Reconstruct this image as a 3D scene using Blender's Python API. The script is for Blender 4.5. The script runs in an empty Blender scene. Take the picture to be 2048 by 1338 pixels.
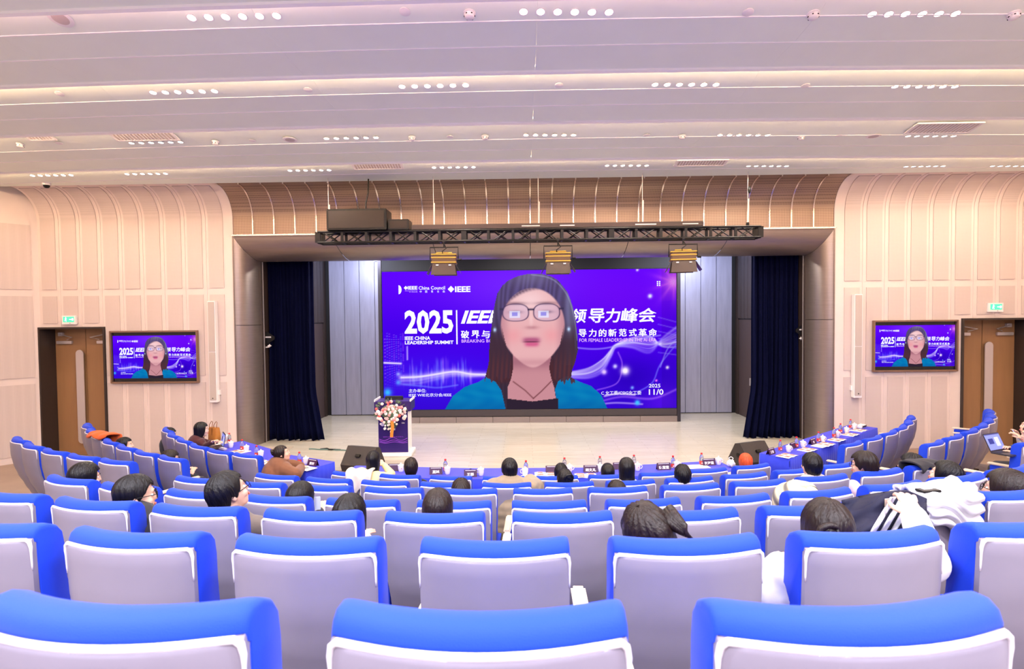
import bpy, bmesh, math, random
import numpy as np
from mathutils import Vector, Matrix, noise as mnoise

random.seed(7)
PI = math.pi
S = bpy.context.scene
COL = S.collection

# ---------------------------------------------------------------- camera
FPX, CXP, CYP = 1150.0, 1024.0, 669.0
CAM = Vector((-0.15, 0.0, 2.95))
YAW, PITCH, ROLL = 0.021, math.atan(34 / 1150.0), -0.0100
cam_d = bpy.data.cameras.new('camera')
cam_d.sensor_width = 36.0
cam_d.lens = 36.0 * FPX / 2048.0
cam_d.clip_start = 0.02
cam = bpy.data.objects.new('camera', cam_d)
COL.objects.link(cam)
CROT = Matrix.Rotation(YAW, 3, 'Z') @ Matrix.Rotation(PI / 2 - PITCH, 3, 'X') @ Matrix.Rotation(ROLL, 3, 'Z')
cam.matrix_world = Matrix.Translation(CAM) @ CROT.to_4x4()
cam_d.dof.use_dof = True
cam_d.dof.focus_distance = 7.0
cam_d.dof.aperture_fstop = 5.0
S.camera = cam

# ---------------------------------------------------------------- colour management, world
S.view_settings.view_transform = 'Standard'
S.view_settings.look = 'None'
S.view_settings.gamma = 1.0
S.view_settings.use_curve_mapping = False
S.view_settings.exposure = 0.12
S.cycles.max_bounces = 7
S.cycles.diffuse_bounces = 5
S.cycles.glossy_bounces = 3
S.cycles.transmission_bounces = 4
S.cycles.sample_clamp_indirect = 6.0
S.cycles.caustics_reflective = False
S.cycles.caustics_refractive = False
w = bpy.data.worlds.new('hall_air')
S.world = w
w.use_nodes = True
w.node_tree.nodes['Background'].inputs['Color'].default_value = (0.9, 0.86, 1.0, 1)
w.node_tree.nodes['Background'].inputs['Strength'].default_value = 0.05

# ---------------------------------------------------------------- lamps of the hall behind and above the camera, over the stage, and added panel fill
WARM = (1.0, 0.88, 0.74)
COOL = (0.90, 0.90, 1.0)
P_REAR, P_DOWN, P_STAGE = 165.0, 6.7, 112.0

def area_lamp(name, loc, sx, sy, power, color, spread=PI, rot=(0, 0, 0)):
    l = bpy.data.lights.new(name, 'AREA')
    l.shape = 'RECTANGLE'
    l.size, l.size_y = sx, sy
    l.energy = power
    l.color = color
    l.spread = spread
    o = bpy.data.objects.new(name, l)
    o.location = loc
    o.rotation_euler = rot
    COL.objects.link(o)
    return o

for ry, pw_, cw_ in ((3.0, 0.25, (1.0, 0.90, 0.84)), (1.1, 1.0, COOL), (-0.9, 1.3, COOL), (-2.9, 0.8, COOL)):
    for rx in (-5.6, -1.9, 1.9, 5.6):
        area_lamp('rear_ceiling_lamp', (rx, ry, 5.66), 0.9, 0.09, P_REAR * pw_, cw_)
for rx in (-3.6, 0.0, 3.6):
    area_lamp('stage_ceiling_lamp', (rx, 13.5, 4.74), 1.8, 0.2, P_STAGE, (1.0, 0.96, 0.86))
for rx in (-4.7, 4.7):
    area_lamp('added_panel_fill', (rx, 13.55, 4.70), 1.2, 0.2, 105.0, (0.68, 0.74, 1.0), PI, (0.75, 0, 0))  # unseen cool fill, added to brighten the steel panels beside the screen

# ---------------------------------------------------------------- pixel -> world helpers (to set things down on real surfaces)
def ray(px, py):
    return (CROT @ Vector(((px - CXP) / FPX, -(py - CYP) / FPX, -1.0)))

def onZ(px, py, z):
    d = ray(px, py)
    return CAM + d * ((z - CAM.z) / d.z)

def onY(px, py, y):
    d = ray(px, py)
    return CAM + d * ((y - CAM.y) / d.y)

def atD(px, py, d):
    return CAM + ray(px, py) * d

def CW(xc, d, z=0.0):
    c, s = math.cos(YAW), math.sin(YAW)
    return Vector((CAM.x + xc * c - d * s, d * c + xc * s, z))

# ---------------------------------------------------------------- materials
MATS = {}
def srgb(r, g, b):
    def f(c):
        c /= 255.0
        return c / 12.92 if c <= 0.04045 else ((c + 0.055) / 1.055) ** 2.4
    return (f(r), f(g), f(b), 1.0)

def mat(name, rgb, rough=0.6, metal=0.0, spec=0.4, var=0.0, vscale=8.0, bump=0.0, bscale=60.0, stretch=None,
        sheen=0.0, emit=0.0, alpha=1.0, trans=0.0, coat=0.0):
    if name in MATS:
        return MATS[name]
    m = bpy.data.materials.new(name)
    m.use_nodes = True
    nt = m.node_tree
    b = nt.nodes['Principled BSDF']
    col = srgb(*rgb)
    b.inputs['Base Color'].default_value = col
    b.inputs['Roughness'].default_value = rough
    b.inputs['Metallic'].default_value = metal
    b.inputs['Specular IOR Level'].default_value = spec
    b.inputs['Sheen Weight'].default_value = sheen
    b.inputs['Transmission Weight'].default_value = trans
    b.inputs['Coat Weight'].default_value = coat
    b.inputs['Alpha'].default_value = alpha
    if emit:
        b.inputs['Emission Color'].default_value = col
        b.inputs['Emission Strength'].default_value = emit
    if var or bump:
        tc = nt.nodes.new('ShaderNodeTexCoord')
        mp = nt.nodes.new('ShaderNodeMapping')
        nt.links.new(tc.outputs['Object'], mp.inputs['Vector'])
        if stretch:
            mp.inputs['Scale'].default_value = stretch
    if var:
        n = nt.nodes.new('ShaderNodeTexNoise')
        n.inputs['Scale'].default_value = vscale
        n.inputs['Detail'].default_value = 4.0
        nt.links.new(mp.outputs['Vector'], n.inputs['Vector'])
        r = nt.nodes.new('ShaderNodeMapRange')
        r.inputs['From Min'].default_value = 0.3
        r.inputs['From Max'].default_value = 0.7
        r.inputs['To Min'].default_value = 1.0 - var
        r.inputs['To Max'].default_value = 1.0 + var
        nt.links.new(n.outputs['Fac'], r.inputs['Value'])
        mx = nt.nodes.new('ShaderNodeMix')
        mx.data_type = 'RGBA'
        mx.blend_type = 'MULTIPLY'
        mx.inputs[0].default_value = 1.0
        mx.inputs[6].default_value = col
        nt.links.new(r.outputs['Result'], mx.inputs[7])
        nt.links.new(mx.outputs[2], b.inputs['Base Color'])
    if bump:
        n2 = nt.nodes.new('ShaderNodeTexNoise')
        n2.inputs['Scale'].default_value = bscale
        n2.inputs['Detail'].default_value = 3.0
        nt.links.new(mp.outputs['Vector'], n2.inputs['Vector'])
        bp = nt.nodes.new('ShaderNodeBump')
        bp.inputs['Strength'].default_value = bump
        bp.inputs['Distance'].default_value = 0.01
        nt.links.new(n2.outputs['Fac'], bp.inputs['Height'])
        nt.links.new(bp.outputs['Normal'], b.inputs['Normal'])
    MATS[name] = m
    return m

def perforated(name, rgb, hole, scale, rough, metal, lo=0.32, hi=0.42):
    """a sheet with a grid of small punched holes (colour only)"""
    m = mat(name, rgb, rough, metal)
    nt = m.node_tree
    b = nt.nodes['Principled BSDF']
    tc = nt.nodes.new('ShaderNodeTexCoord')
    vo = nt.nodes.new('ShaderNodeTexVoronoi')
    vo.inputs['Scale'].default_value = scale
    vo.inputs['Randomness'].default_value = 0.0
    nt.links.new(tc.outputs['Object'], vo.inputs['Vector'])
    r = nt.nodes.new('ShaderNodeMapRange')
    r.inputs['From Min'].default_value = lo
    r.inputs['From Max'].default_value = hi
    nt.links.new(vo.outputs['Distance'], r.inputs['Value'])
    mx = nt.nodes.new('ShaderNodeMix')
    mx.data_type = 'RGBA'
    mx.inputs[6].default_value = srgb(*hole)
    mx.inputs[7].default_value = srgb(*rgb)
    nt.links.new(r.outputs['Result'], mx.inputs[0])
    nt.links.new(mx.outputs[2], b.inputs['Base Color'])
    return m

def screen_mat(name, strength=1.0):
    m = bpy.data.materials.new(name)
    m.use_nodes = True
    nt = m.node_tree
    nt.nodes.clear()
    out = nt.nodes.new('ShaderNodeOutputMaterial')
    e = nt.nodes.new('ShaderNodeEmission')
    a = nt.nodes.new('ShaderNodeAttribute')
    a.attribute_name = 'picture'
    nt.links.new(a.outputs['Color'], e.inputs['Color'])
    e.inputs['Strength'].default_value = strength
    nt.links.new(e.outputs[0], out.inputs[0])
    MATS[name] = m
    return m

def wood_floor(name, c1, c2, rough=0.25):
    m = mat(name, c1, rough)
    nt = m.node_tree
    b = nt.nodes['Principled BSDF']
    tc = nt.nodes.new('ShaderNodeTexCoord')
    br = nt.nodes.new('ShaderNodeTexBrick')
    br.inputs['Color1'].default_value = srgb(*c1)
    br.inputs['Color2'].default_value = srgb(*c2)
    br.inputs['Mortar'].default_value = srgb(*[int(v * 0.9) for v in c2])
    br.inputs['Scale'].default_value = 1.0
    br.inputs['Brick Width'].default_value = 1.2
    br.inputs['Row Height'].default_value = 0.14
    br.inputs['Mortar Size'].default_value = 0.004
    nt.links.new(tc.outputs['Object'], br.inputs['Vector'])
    n = nt.nodes.new('ShaderNodeTexNoise')
    mp = nt.nodes.new('ShaderNodeMapping')
    mp.inputs['Scale'].default_value = (1.5, 22, 1)
    nt.links.new(tc.outputs['Object'], mp.inputs['Vector'])
    nt.links.new(mp.outputs['Vector'], n.inputs['Vector'])
    n.inputs['Scale'].default_value = 2.0
    n.inputs['Detail'].default_value = 5.0
    mx = nt.nodes.new('ShaderNodeMix')
    mx.data_type = 'RGBA'
    mx.blend_type = 'MULTIPLY'
    mx.inputs[0].default_value = 0.35
    nt.links.new(br.outputs['Color'], mx.inputs[6])
    nt.links.new(n.outputs['Fac'], mx.inputs[7])
    nt.links.new(mx.outputs[2], b.inputs['Base Color'])
    return m

M_WALLBAND = mat('white_painted_panel_edge', (222, 207, 200), 0.6, var=0.02, vscale=3)
M_WALL = perforated('white_perforated_panel', (208, 193, 187), (190, 175, 169), 62, 0.6, 0.0)
M_CEIL = mat('white_ceiling_board', (240, 248, 236), 0.65, var=0.015, vscale=2)
M_CEILTRIM = mat('white_ceiling_trim', (252, 250, 248), 0.5)
M_BROWN = perforated('bronze_perforated_sheet', (160, 137, 122), (112, 93, 82), 30, 0.42, 0.5)
M_FIN = mat('polished_steel_fin', (236, 222, 212), 0.25, 0.9)
M_STEEL = mat('brushed_steel_portal', (150, 136, 130), 0.34, 0.7, var=0.05, vscale=3, stretch=(1, 1, 14))
M_STEELB = mat('brushed_steel_panel', (168, 166, 186), 0.40, 0.45, var=0.08, vscale=2.5, stretch=(6, 1, 0.6), bump=0.05, bscale=3)
M_DARKWOOD = mat('dark_brown_stage_panel', (58, 46, 42), 0.5, var=0.12, vscale=3, stretch=(1, 8, 0.4))
M_DARK = mat('near_black_paint', (24, 21, 22), 0.55)
M_BLACK = mat('black_metal', (12, 10, 11), 0.4, 0.2)
M_CURTAIN = mat('navy_velvet', (2, 5, 36), 0.9, spec=0.08, sheen=0.0, var=0.15, vscale=5, stretch=(6, 6, .5))
M_STAGE = wood_floor('pale_oak_stage_boards', (208, 198, 180), (201, 191, 173), 0.2)
M_STAGEFACE = mat('brown_stage_fascia', (120, 96, 78), 0.5)
M_FLOOR = mat('warm_grey_hall_floor', (166, 146, 130), 0.5, var=0.06, vscale=2)
M_TIER = mat('grey_tier_carpet', (138, 128, 130), 0.9, var=0.1, vscale=20)
M_DOOR = mat('bronze_laminate_door', (150, 113, 78), 0.42, var=0.05, vscale=3, stretch=(4, 4, .4))
M_DOORFR = mat('dark_bronze_door_frame', (52, 42, 38), 0.45)
M_ALU = mat('satin_aluminium', (214, 206, 204), 0.35, 0.7)
M_WHITE = mat('white_plastic', (236, 232, 230), 0.45)
M_GREYSP = mat('light_grey_speaker_grille', (186, 174, 166), 0.6)
M_BLUE = mat('royal_blue_chair_fabric', (1, 56, 200), 0.75, sheen=0.06, bump=0.12, bscale=350)
M_SHELL = mat('lavender_grey_chair_shell', (127, 120, 136), 0.42, var=0.04, vscale=4, coat=0.2)
M_RIM_HIGHLIGHT = mat('painted_rim_highlight', (226, 220, 228), 0.35, coat=0.3)  # overexposed gleam of the chair's top edge, put into the colour
M_CREAM = mat('cream_laminate_armrest', (232, 214, 190), 0.4)
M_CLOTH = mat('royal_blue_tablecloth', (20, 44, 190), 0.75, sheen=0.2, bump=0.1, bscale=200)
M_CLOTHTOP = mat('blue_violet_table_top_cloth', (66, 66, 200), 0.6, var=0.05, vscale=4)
M_PORC = mat('white_porcelain', (240, 236, 234), 0.15, coat=0.4)
M_RED = mat('red_plastic', (206, 34, 36), 0.4)
M_REDLAB = mat('red_bottle_label', (212, 60, 52), 0.5)
M_PET = mat('clear_bottle_plastic', (232, 238, 246), 0.08, trans=0.85)
M_PLATE = mat('dark_plum_name_card', (62, 28, 66), 0.5)
M_PAPER = mat('printed_white_paper', (240, 234, 226), 0.7)
M_PRINT = mat('printed_photo_page', (170, 130, 120), 0.6, var=0.5, vscale=40)
M_SKIN = mat('skin', (228, 182, 156), 0.5, var=0.03, vscale=10)
M_LIP = mat('lip', (190, 104, 98), 0.45)
M_EYEW = mat('eye_white', (240, 236, 232), 0.3)
M_EYED = mat('dark_iris', (26, 18, 16), 0.2)
M_HAIRB = mat('black_hair', (13, 10, 13), 0.36, spec=0.3, var=0.35, vscale=6, stretch=(14, 14, 1.0), bump=0.5, bscale=9)
M_HAIRD = mat('dark_brown_hair', (30, 19, 17), 0.36, spec=0.3, var=0.35, vscale=6, stretch=(14, 14, 1.0), bump=0.5, bscale=9)
M_HAIRO = mat('copper_orange_hair', (196, 74, 30), 0.45, var=0.4, vscale=6, stretch=(14, 14, 1.0), bump=0.5, bscale=9)
M_LENS = mat('spectacle_lens', (210, 214, 224), 0.05, alpha=0.25)
M_TEXT = mat('white_lettering', (245, 243, 246), 0.5)

# ---------------------------------------------------------------- mesh builder
class MB:
    def __init__(s):
        s.v = []
        s.f = []
    def add(s, vs, fs):
        o = len(s.v)
        s.v.extend([tuple(p) for p in vs])
        s.f.extend([tuple(i + o for i in f) for f in fs])
        return s
    def box(s, c, d, m=None):
        x, y, z = d[0] / 2, d[1] / 2, d[2] / 2
        vs = [Vector((a * x, b * y, e * z)) for a in (-1, 1) for b in (-1, 1) for e in (-1, 1)]
        if m is not None:
            vs = [m @ p for p in vs]
        c = Vector(c)
        return s.add([p + c for p in vs], [(0, 1, 3, 2), (4, 6, 7, 5), (0, 4, 5, 1), (2, 3, 7, 6), (0, 2, 6, 4), (1, 5, 7, 3)])
    def bbox(s, c, d, r=0.01, m=None):
        """box with bevelled edges: chamfer on all edges through three nested rectangles"""
        bm = bmesh.new()
        bmesh.ops.create_cube(bm, size=1.0)
        for v in bm.verts:
            v.co = Vector((v.co.x * d[0], v.co.y * d[1], v.co.z * d[2]))
        bmesh.ops.bevel(bm, geom=bm.edges[:], offset=min(r, min(d) * 0.45), segments=2, affect='EDGES')
        bm.verts.index_update()
        vs = [v.co.copy() for v in bm.verts]
        fs = [[v.index for v in f.verts] for f in bm.faces]
        bm.free()
        if m is not None:
            vs = [m @ p for p in vs]
        c = Vector(c)
        return s.add([p + c for p in vs], fs)
    def cyl(s, a, b, r, r2=None, n=12, caps=True):
        a, b = Vector(a), Vector(b)
        r2 = r if r2 is None else r2
        q = (b - a).to_track_quat('Z', 'Y')
        vs, fs = [], []
        for k, (p, rr) in enumerate(((a, r), (b, r2))):
            for i in range(n):
                t = 2 * PI * i / n
                vs.append(p + q @ Vector((math.cos(t) * rr, math.sin(t) * rr, 0)))
        for i in range(n):
            j = (i + 1) % n
            fs.append((i, j, n + j, n + i))
        if caps:
            fs.append(tuple(range(n - 1, -1, -1)))
            fs.append(tuple(range(n, 2 * n)))
        return s.add(vs, fs)
    def tube(s, pts, rad, n=8, caps=True):
        pts = [Vector(p) for p in pts]
        rad = rad if hasattr(rad, '__len__') else [rad] * len(pts)
        vs, fs = [], []
        up = Vector((0, 0, 1))
        t0 = (pts[1] - pts[0]).normalized()
        if abs(t0.dot(up)) > 0.95:
            up = Vector((0, 1, 0))
        x = t0.cross(up).normalized()
        for k, p in enumerate(pts):
            t = (pts[min(k + 1, len(pts) - 1)] - pts[max(k - 1, 0)]).normalized()
            x = (x - t * x.dot(t)).normalized()
            y = t.cross(x)
            for i in range(n):
                a = 2 * PI * i / n
                vs.append(p + (x * math.cos(a) + y * math.sin(a)) * rad[k])
        for k in range(len(pts) - 1):
            for i in range(n):
                j = (i + 1) % n
                fs.append((k * n + i, k * n + j, (k + 1) * n + j, (k + 1) * n + i))
        if caps:
            fs.append(tuple(range(n - 1, -1, -1)))
            fs.append(tuple((len(pts) - 1) * n + i for i in range(n)))
        return s.add(vs, fs)
    def lathe(s, prof, c=(0, 0, 0), n=16, sx=1.0, sy=1.0):
        c = Vector(c)
        vs, fs = [], []
        for r, z in prof:
            for i in range(n):
                a = 2 * PI * i / n
                vs.append(c + Vector((r * math.cos(a) * sx, r * math.sin(a) * sy, z)))
        for k in range(len(prof) - 1):
            for i in range(n):
                j = (i + 1) % n
                fs.append((k * n + i, k * n + j, (k + 1) * n + j, (k + 1) * n + i))
        if prof[0][0] > 1e-5:
            fs.append(tuple(range(n - 1, -1, -1)))
        if prof[-1][0] > 1e-5:
            fs.append(tuple((len(prof) - 1) * n + i for i in range(n)))
        return s.add(vs, fs)
    def ell(s, c, r, n=12, k=8, m=None):
        c = Vector(c)
        r = r if hasattr(r, '__len__') else (r, r, r)
        vs, fs = [], []
        for i in range(k + 1):
            t = PI * i / k
            for j in range(n):
                a = 2 * PI * j / n
                p = Vector((r[0] * math.sin(t) * math.cos(a), r[1] * math.sin(t) * math.sin(a), -r[2] * math.cos(t)))
                vs.append(c + (m @ p if m is not None else p))
        for i in range(k):
            for j in range(n):
                q = (j + 1) % n
                fs.append((i * n + j, i * n + q, (i + 1) * n + q, (i + 1) * n + j))
        return s.add(vs, fs)
    def grid(s, fn, nu, nv, wrap=False):
        vs, fs = [], []
        for i in range(nu + 1):
            for j in range(nv + 1):
                vs.append(fn(i / nu, j / nv))
        for i in range(nu):
            for j in range(nv):
                a = i * (nv + 1) + j
                fs.append((a, a + nv + 1, a + nv + 2, a + 1))
        return s.add(vs, fs)
    def shell(s, fn, nu, nv, th):
        """closed sheet: fn(u,v) -> (point, normal); thickness th along the normal"""
        A, B = [], []
        for i in range(nu + 1):
            for j in range(nv + 1):
                p, n = fn(i / nu, j / nv)
                A.append(p)
                B.append(p + n * th)
        o = len(A)
        fs = []
        id_ = lambda i, j: i * (nv + 1) + j
        for i in range(nu):
            for j in range(nv):
                q = (id_(i, j), id_(i + 1, j), id_(i + 1, j + 1), id_(i, j + 1))
                fs.append(q[::-1])
                fs.append(tuple(o + t for t in q))
        for i in range(nu):
            fs.append((id_(i, 0), id_(i + 1, 0), o + id_(i + 1, 0), o + id_(i, 0)))
            fs.append((id_(i + 1, nv), id_(i, nv), o + id_(i, nv), o + id_(i + 1, nv)))
        for j in range(nv):
            fs.append((id_(0, j + 1), id_(0, j), o + id_(0, j), o + id_(0, j + 1)))
            fs.append((id_(nu, j), id_(nu, j + 1), o + id_(nu, j + 1), o + id_(nu, j)))
        return s.add(A + B, fs)
    def prism(s, poly, z0, z1):
        n = len(poly)
        vs = [(p[0], p[1], z0) for p in poly] + [(p[0], p[1], z1) for p in poly]
        fs = [tuple(range(n - 1, -1, -1)), tuple(range(n, 2 * n))]
        for i in range(n):
            j = (i + 1) % n
            fs.append((i, j, n + j, n + i))
        return s.add(vs, fs)
    def loft(s, secs, close=True):
        n = len(secs[0])
        vs = [p for sec in secs for p in sec]
        fs = []
        for k in range(len(secs) - 1):
            for i in range(n):
                j = (i + 1) % n
                fs.append((k * n + i, k * n + j, (k + 1) * n + j, (k + 1) * n + i))
        fs.append(tuple(range(n - 1, -1, -1)))
        fs.append(tuple((len(secs) - 1) * n + i for i in range(n)))
        return s.add(vs, fs)
    def mesh(s, name, material=None, smooth=False, fix=True):
        me = bpy.data.meshes.new(name)
        me.from_pydata(s.v, [], s.f)
        if fix:
            bm = bmesh.new()
            bm.from_mesh(me)
            bmesh.ops.remove_doubles(bm, verts=bm.verts[:], dist=1e-6)
            bmesh.ops.recalc_face_normals(bm, faces=bm.faces[:])
            bm.to_mesh(me)
            bm.free()
        if material:
            me.materials.append(material)
        if smooth:
            smooth_mesh(me, smooth if smooth is not True else 40)
        me.update()
        return me
    def build(s, name, material, parent=None, smooth=False, fix=True, loc=None):
        o = bpy.data.objects.new(name, s.mesh(name, material, smooth, fix))
        COL.objects.link(o)
        if parent:
            o.parent = parent
        if loc is not None:
            o.location = loc
        return o

def smooth_mesh(me, deg=40):
    me.polygons.foreach_set('use_smooth', [True] * len(me.polygons))
    if deg < 180:
        me.set_sharp_from_angle(angle=math.radians(deg))

def tag(o, label=None, cat=None, group=None, kind=None):
    if label: o['label'] = label
    if cat: o['category'] = cat
    if group: o['group'] = group
    if kind: o['kind'] = kind
    return o

def thing(name, label, cat, loc=(0, 0, 0), rz=0.0, group=None, rot=None):
    o = bpy.data.objects.new(name, None)
    o.empty_display_size = 0.1
    COL.objects.link(o)
    o.location = loc
    o.rotation_euler = rot if rot else (0, 0, rz)
    return tag(o, label, cat, group)

def struct(o):
    o['kind'] = 'structure'
    return o

KIDS = {}
def kids(o):
    return [c for c in bpy.data.objects if c.parent == o]

def dup(root, loc=None, rz=None, label=None, group=None, children=None):
    """copy of a thing with its parts and sub-parts (mesh data shared)"""
    r = root.copy()
    COL.objects.link(r)
    if loc is not None: r.location = loc
    if rz is not None: r.rotation_euler = (0, 0, rz)
    if label: r['label'] = label
    if group: r['group'] = group
    for ch in (children if children is not None else list(root.children)):
        c = ch.copy()
        COL.objects.link(c)
        c.parent = r
        for g in ch.children:
            d = g.copy()
            COL.objects.link(d)
            d.parent = c
    return r

def link(name, me, parent=None, loc=None, rot=None, scale=None):
    o = bpy.data.objects.new(name, me)
    COL.objects.link(o)
    if parent: o.parent = parent
    if loc is not None: o.location = loc
    if rot is not None: o.rotation_euler = rot
    if scale is not None: o.scale = scale
    return o

ORD = ['first', 'second', 'third', 'fourth', 'fifth', 'sixth', 'seventh', 'eighth', 'ninth', 'tenth',
       'eleventh', 'twelfth', 'thirteenth', 'fourteenth']

TXT = {}
def text_mesh(s, w, h, material, bold=0.0, shear=0.0, depth=0.0, key=None):
    """lettering as a flat mesh fitted to w x h (x right, y up, lower-left corner at 0,0)"""
    c = bpy.data.curves.new('lettering', 'FONT')
    c.body = s
    c.size = 1.0
    c.offset = bold
    c.shear = shear
    c.resolution_u = 2
    c.extrude = depth
    o = bpy.data.objects.new('lettering_tmp', c)
    COL.objects.link(o)
    dg = bpy.context.evaluated_depsgraph_get()
    dg.update()
    me = bpy.data.meshes.new_from_object(o.evaluated_get(dg))
    bpy.data.objects.remove(o)
    n = len(me.vertices)
    a = np.zeros(n * 3)
    me.vertices.foreach_get('co', a)
    a = a.reshape(-1, 3)
    lo, hi = a.min(0), a.max(0)
    a[:, 0] = (a[:, 0] - lo[0]) / max(1e-6, hi[0] - lo[0]) * w
    a[:, 1] = (a[:, 1] - lo[1]) / max(1e-6, hi[1] - lo[1]) * h
    me.vertices.foreach_set('co', a.reshape(-1))
    me.materials.clear()
    me.materials.append(material)
    me.update()
    return me

def remesh(mb, voxel, material, name, smooth=2):
    """fuse overlapping closed forms into one continuous surface"""
    me = mb.mesh(name, material, fix=False)
    o = bpy.data.objects.new('fuse_tmp', me)
    COL.objects.link(o)
    r = o.modifiers.new('r', 'REMESH')
    r.mode = 'VOXEL'
    r.voxel_size = voxel
    r.use_smooth_shade = True
    if smooth:
        sm = o.modifiers.new('s', 'SMOOTH')
        sm.factor = 0.5
        sm.iterations = smooth
    dg = bpy.context.evaluated_depsgraph_get()
    dg.update()
    out = bpy.data.meshes.new_from_object(o.evaluated_get(dg))
    bpy.data.objects.remove(o)
    out.name = name
    out.materials.clear()
    out.materials.append(material)
    out.polygons.foreach_set('use_smooth', [True] * len(out.polygons))
    return out
# ================================================================ THE SETTING
YW = 12.1          # front wall plane
HC = 5.70          # ceiling height above the front floor
RC = 0.62          # cove radius
PX0 = 6.30         # half width of the portal frame outside
PZ = 4.74          # top of the steel portal
STZ = 0.20         # stage height

def cove(t, off=0.0, z0=0.0):
    """front wall profile: height z0..(HC-RC) straight, then a quarter circle towards the audience. t = path length; off = proud of wall"""
    s = HC - RC
    if t <= s:
        return (YW - off, t)
    a = min((t - s) / RC, PI / 2)
    r = RC - off
    return (YW - RC + r * math.cos(a), s + r * math.sin(a))
TMAX = HC - RC + RC * PI / 2

def wall_strip(mb, x0, x1, t0, t1, off, th):
    n = max(1, int((t1 - t0) / 0.09)) if t1 > HC - RC else 1
    ts = [t0 + (t1 - t0) * i / n for i in range(n + 1)]
    secs = []
    for t in ts:
        y, z = cove(t, off)
        y2, z2 = cove(t, off - th)
        secs.append([Vector((x0, y, z)), Vector((x1, y, z)), Vector((x1, y2, z2)), Vector((x0, y2, z2))])
    mb.loft(secs)

# --- floor
mb = MB()
mb.box((0, 3.0, -0.05), (30, 20, 0.1))
floor = struct(mb.build('floor', M_FLOOR))

# --- front wall: white backing left and right of the portal, with raised perforated panels
mb = MB()
DOORX = {-1: (9.13, 10.5), 1: (8.94, 10.31)}   # door openings, distance from the axis
for sx in (-1, 1):
    da, db = DOORX[sx]
    xs = sorted((sx * PX0, sx * da))
    wall_strip(mb, xs[0], xs[1], 0, TMAX, 0.0, 0.06)
    if db < 10.5:
        xs = sorted((sx * db, sx * 10.5))
        wall_strip(mb, xs[0], xs[1], 0, 2.80, 0.0, 0.06)
    xs = sorted((sx * da, sx * 10.5))
    wall_strip(mb, xs[0], xs[1], 2.80, TMAX, 0.0, 0.06)
wall_front = struct(mb.build('wall_front', M_WALLBAND, smooth=30))
PW = 0.452
rows = [(0.14, 1.64), (1.78, 3.50), (3.64, TMAX - 0.12)]
for sx in (-1, 1):
    for k in range(9):
        xa = PX0 + 0.20 + PW * k
        xb = xa + PW - 0.14
        if xb > 10.45: xb = 10.45
        for r, (t0, t1) in enumerate(rows):
            if xb > DOORX[sx][0] and xa < 10.5:
                if r == 0: continue
                if r == 1: t0 = 2.92
            m = MB()
            x0, x1 = sorted((sx * xa, sx * xb))
            wall_strip(m, x0, x1, t0, t1, 0.016, 0.016)
            m.build('wall_panel', M_WALL, wall_front, smooth=30)
        m = MB()
        xc = sx * (xb + 0.07)
        if xb + 0.07 < 10.4:
            t0 = 2.86 if (DOORX[sx][0] - .03 < xb + .07 < 10.5) else 0.1
            wall_strip(m, xc - 0.012, xc + 0.012, t0, TMAX - 0.02, 0.014, 0.014)
            m.build('wall_rib', M_WALLBAND, wall_front, smooth=30)
for sx in (-1, 1):
    m = MB()
    m.bbox((sx * 7.62, YW - 0.012, 0.06), (2.5, 0.03, 0.12), 0.005)
    struct(m.build('baseboard_left' if sx < 0 else 'baseboard_right', mat('beige_skirting', (176, 152, 130), 0.5)))

# --- splayed side walls and the rest of the hall
for sx, nm in ((-1, 'left'), (1, 'right')):
    m = MB()
    A = Vector((sx * 10.5, YW, 0)); B = Vector((sx * 13.0, 9.2, 0)); C_ = Vector((sx * 13.0, -6.0, 0))
    nrm = (B - A).normalized()
    m.shell(lambda u, v: (A.lerp(B, u) + Vector((0, 0, v * (HC + .3))), Vector((sx * 0.7, 0.7, 0))), 1, 1, 0.1)
    m.shell(lambda u, v: (B.lerp(C_, u) + Vector((0, 0, v * (HC + .3))), Vector((sx, 0, 0))), 1, 1, 0.1)
    wl = struct(m.build('wall_' + nm, M_WALLBAND))
    # raised perforated panels on the splayed part
    ln = (B - A).length
    inn = Vector((-sx * 0.7, -0.7, 0)).normalized()
    for k in range(4):
        a0 = 0.12 + k * 0.92
        a1 = min(a0 + 0.80, ln - 0.05)
        for z0, z1 in ((0.14, 1.64), (1.78, 3.50), (3.64, 5.0)):
            p = MB()
            P0 = A + nrm * a0; P1 = A + nrm * a1
            p.shell(lambda u, v: (P0.lerp(P1, u) + inn * 0.002 + Vector((0, 0, z0 + v * (z1 - z0))), inn), 1, 1, 0.016)
            p.build('wall_panel', M_WALL, wl)
m = MB(); m.box((0, -6.05, 3.0), (26.2, 0.1, 6.2)); struct(m.build('wall_back', M_WALLBAND))

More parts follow.
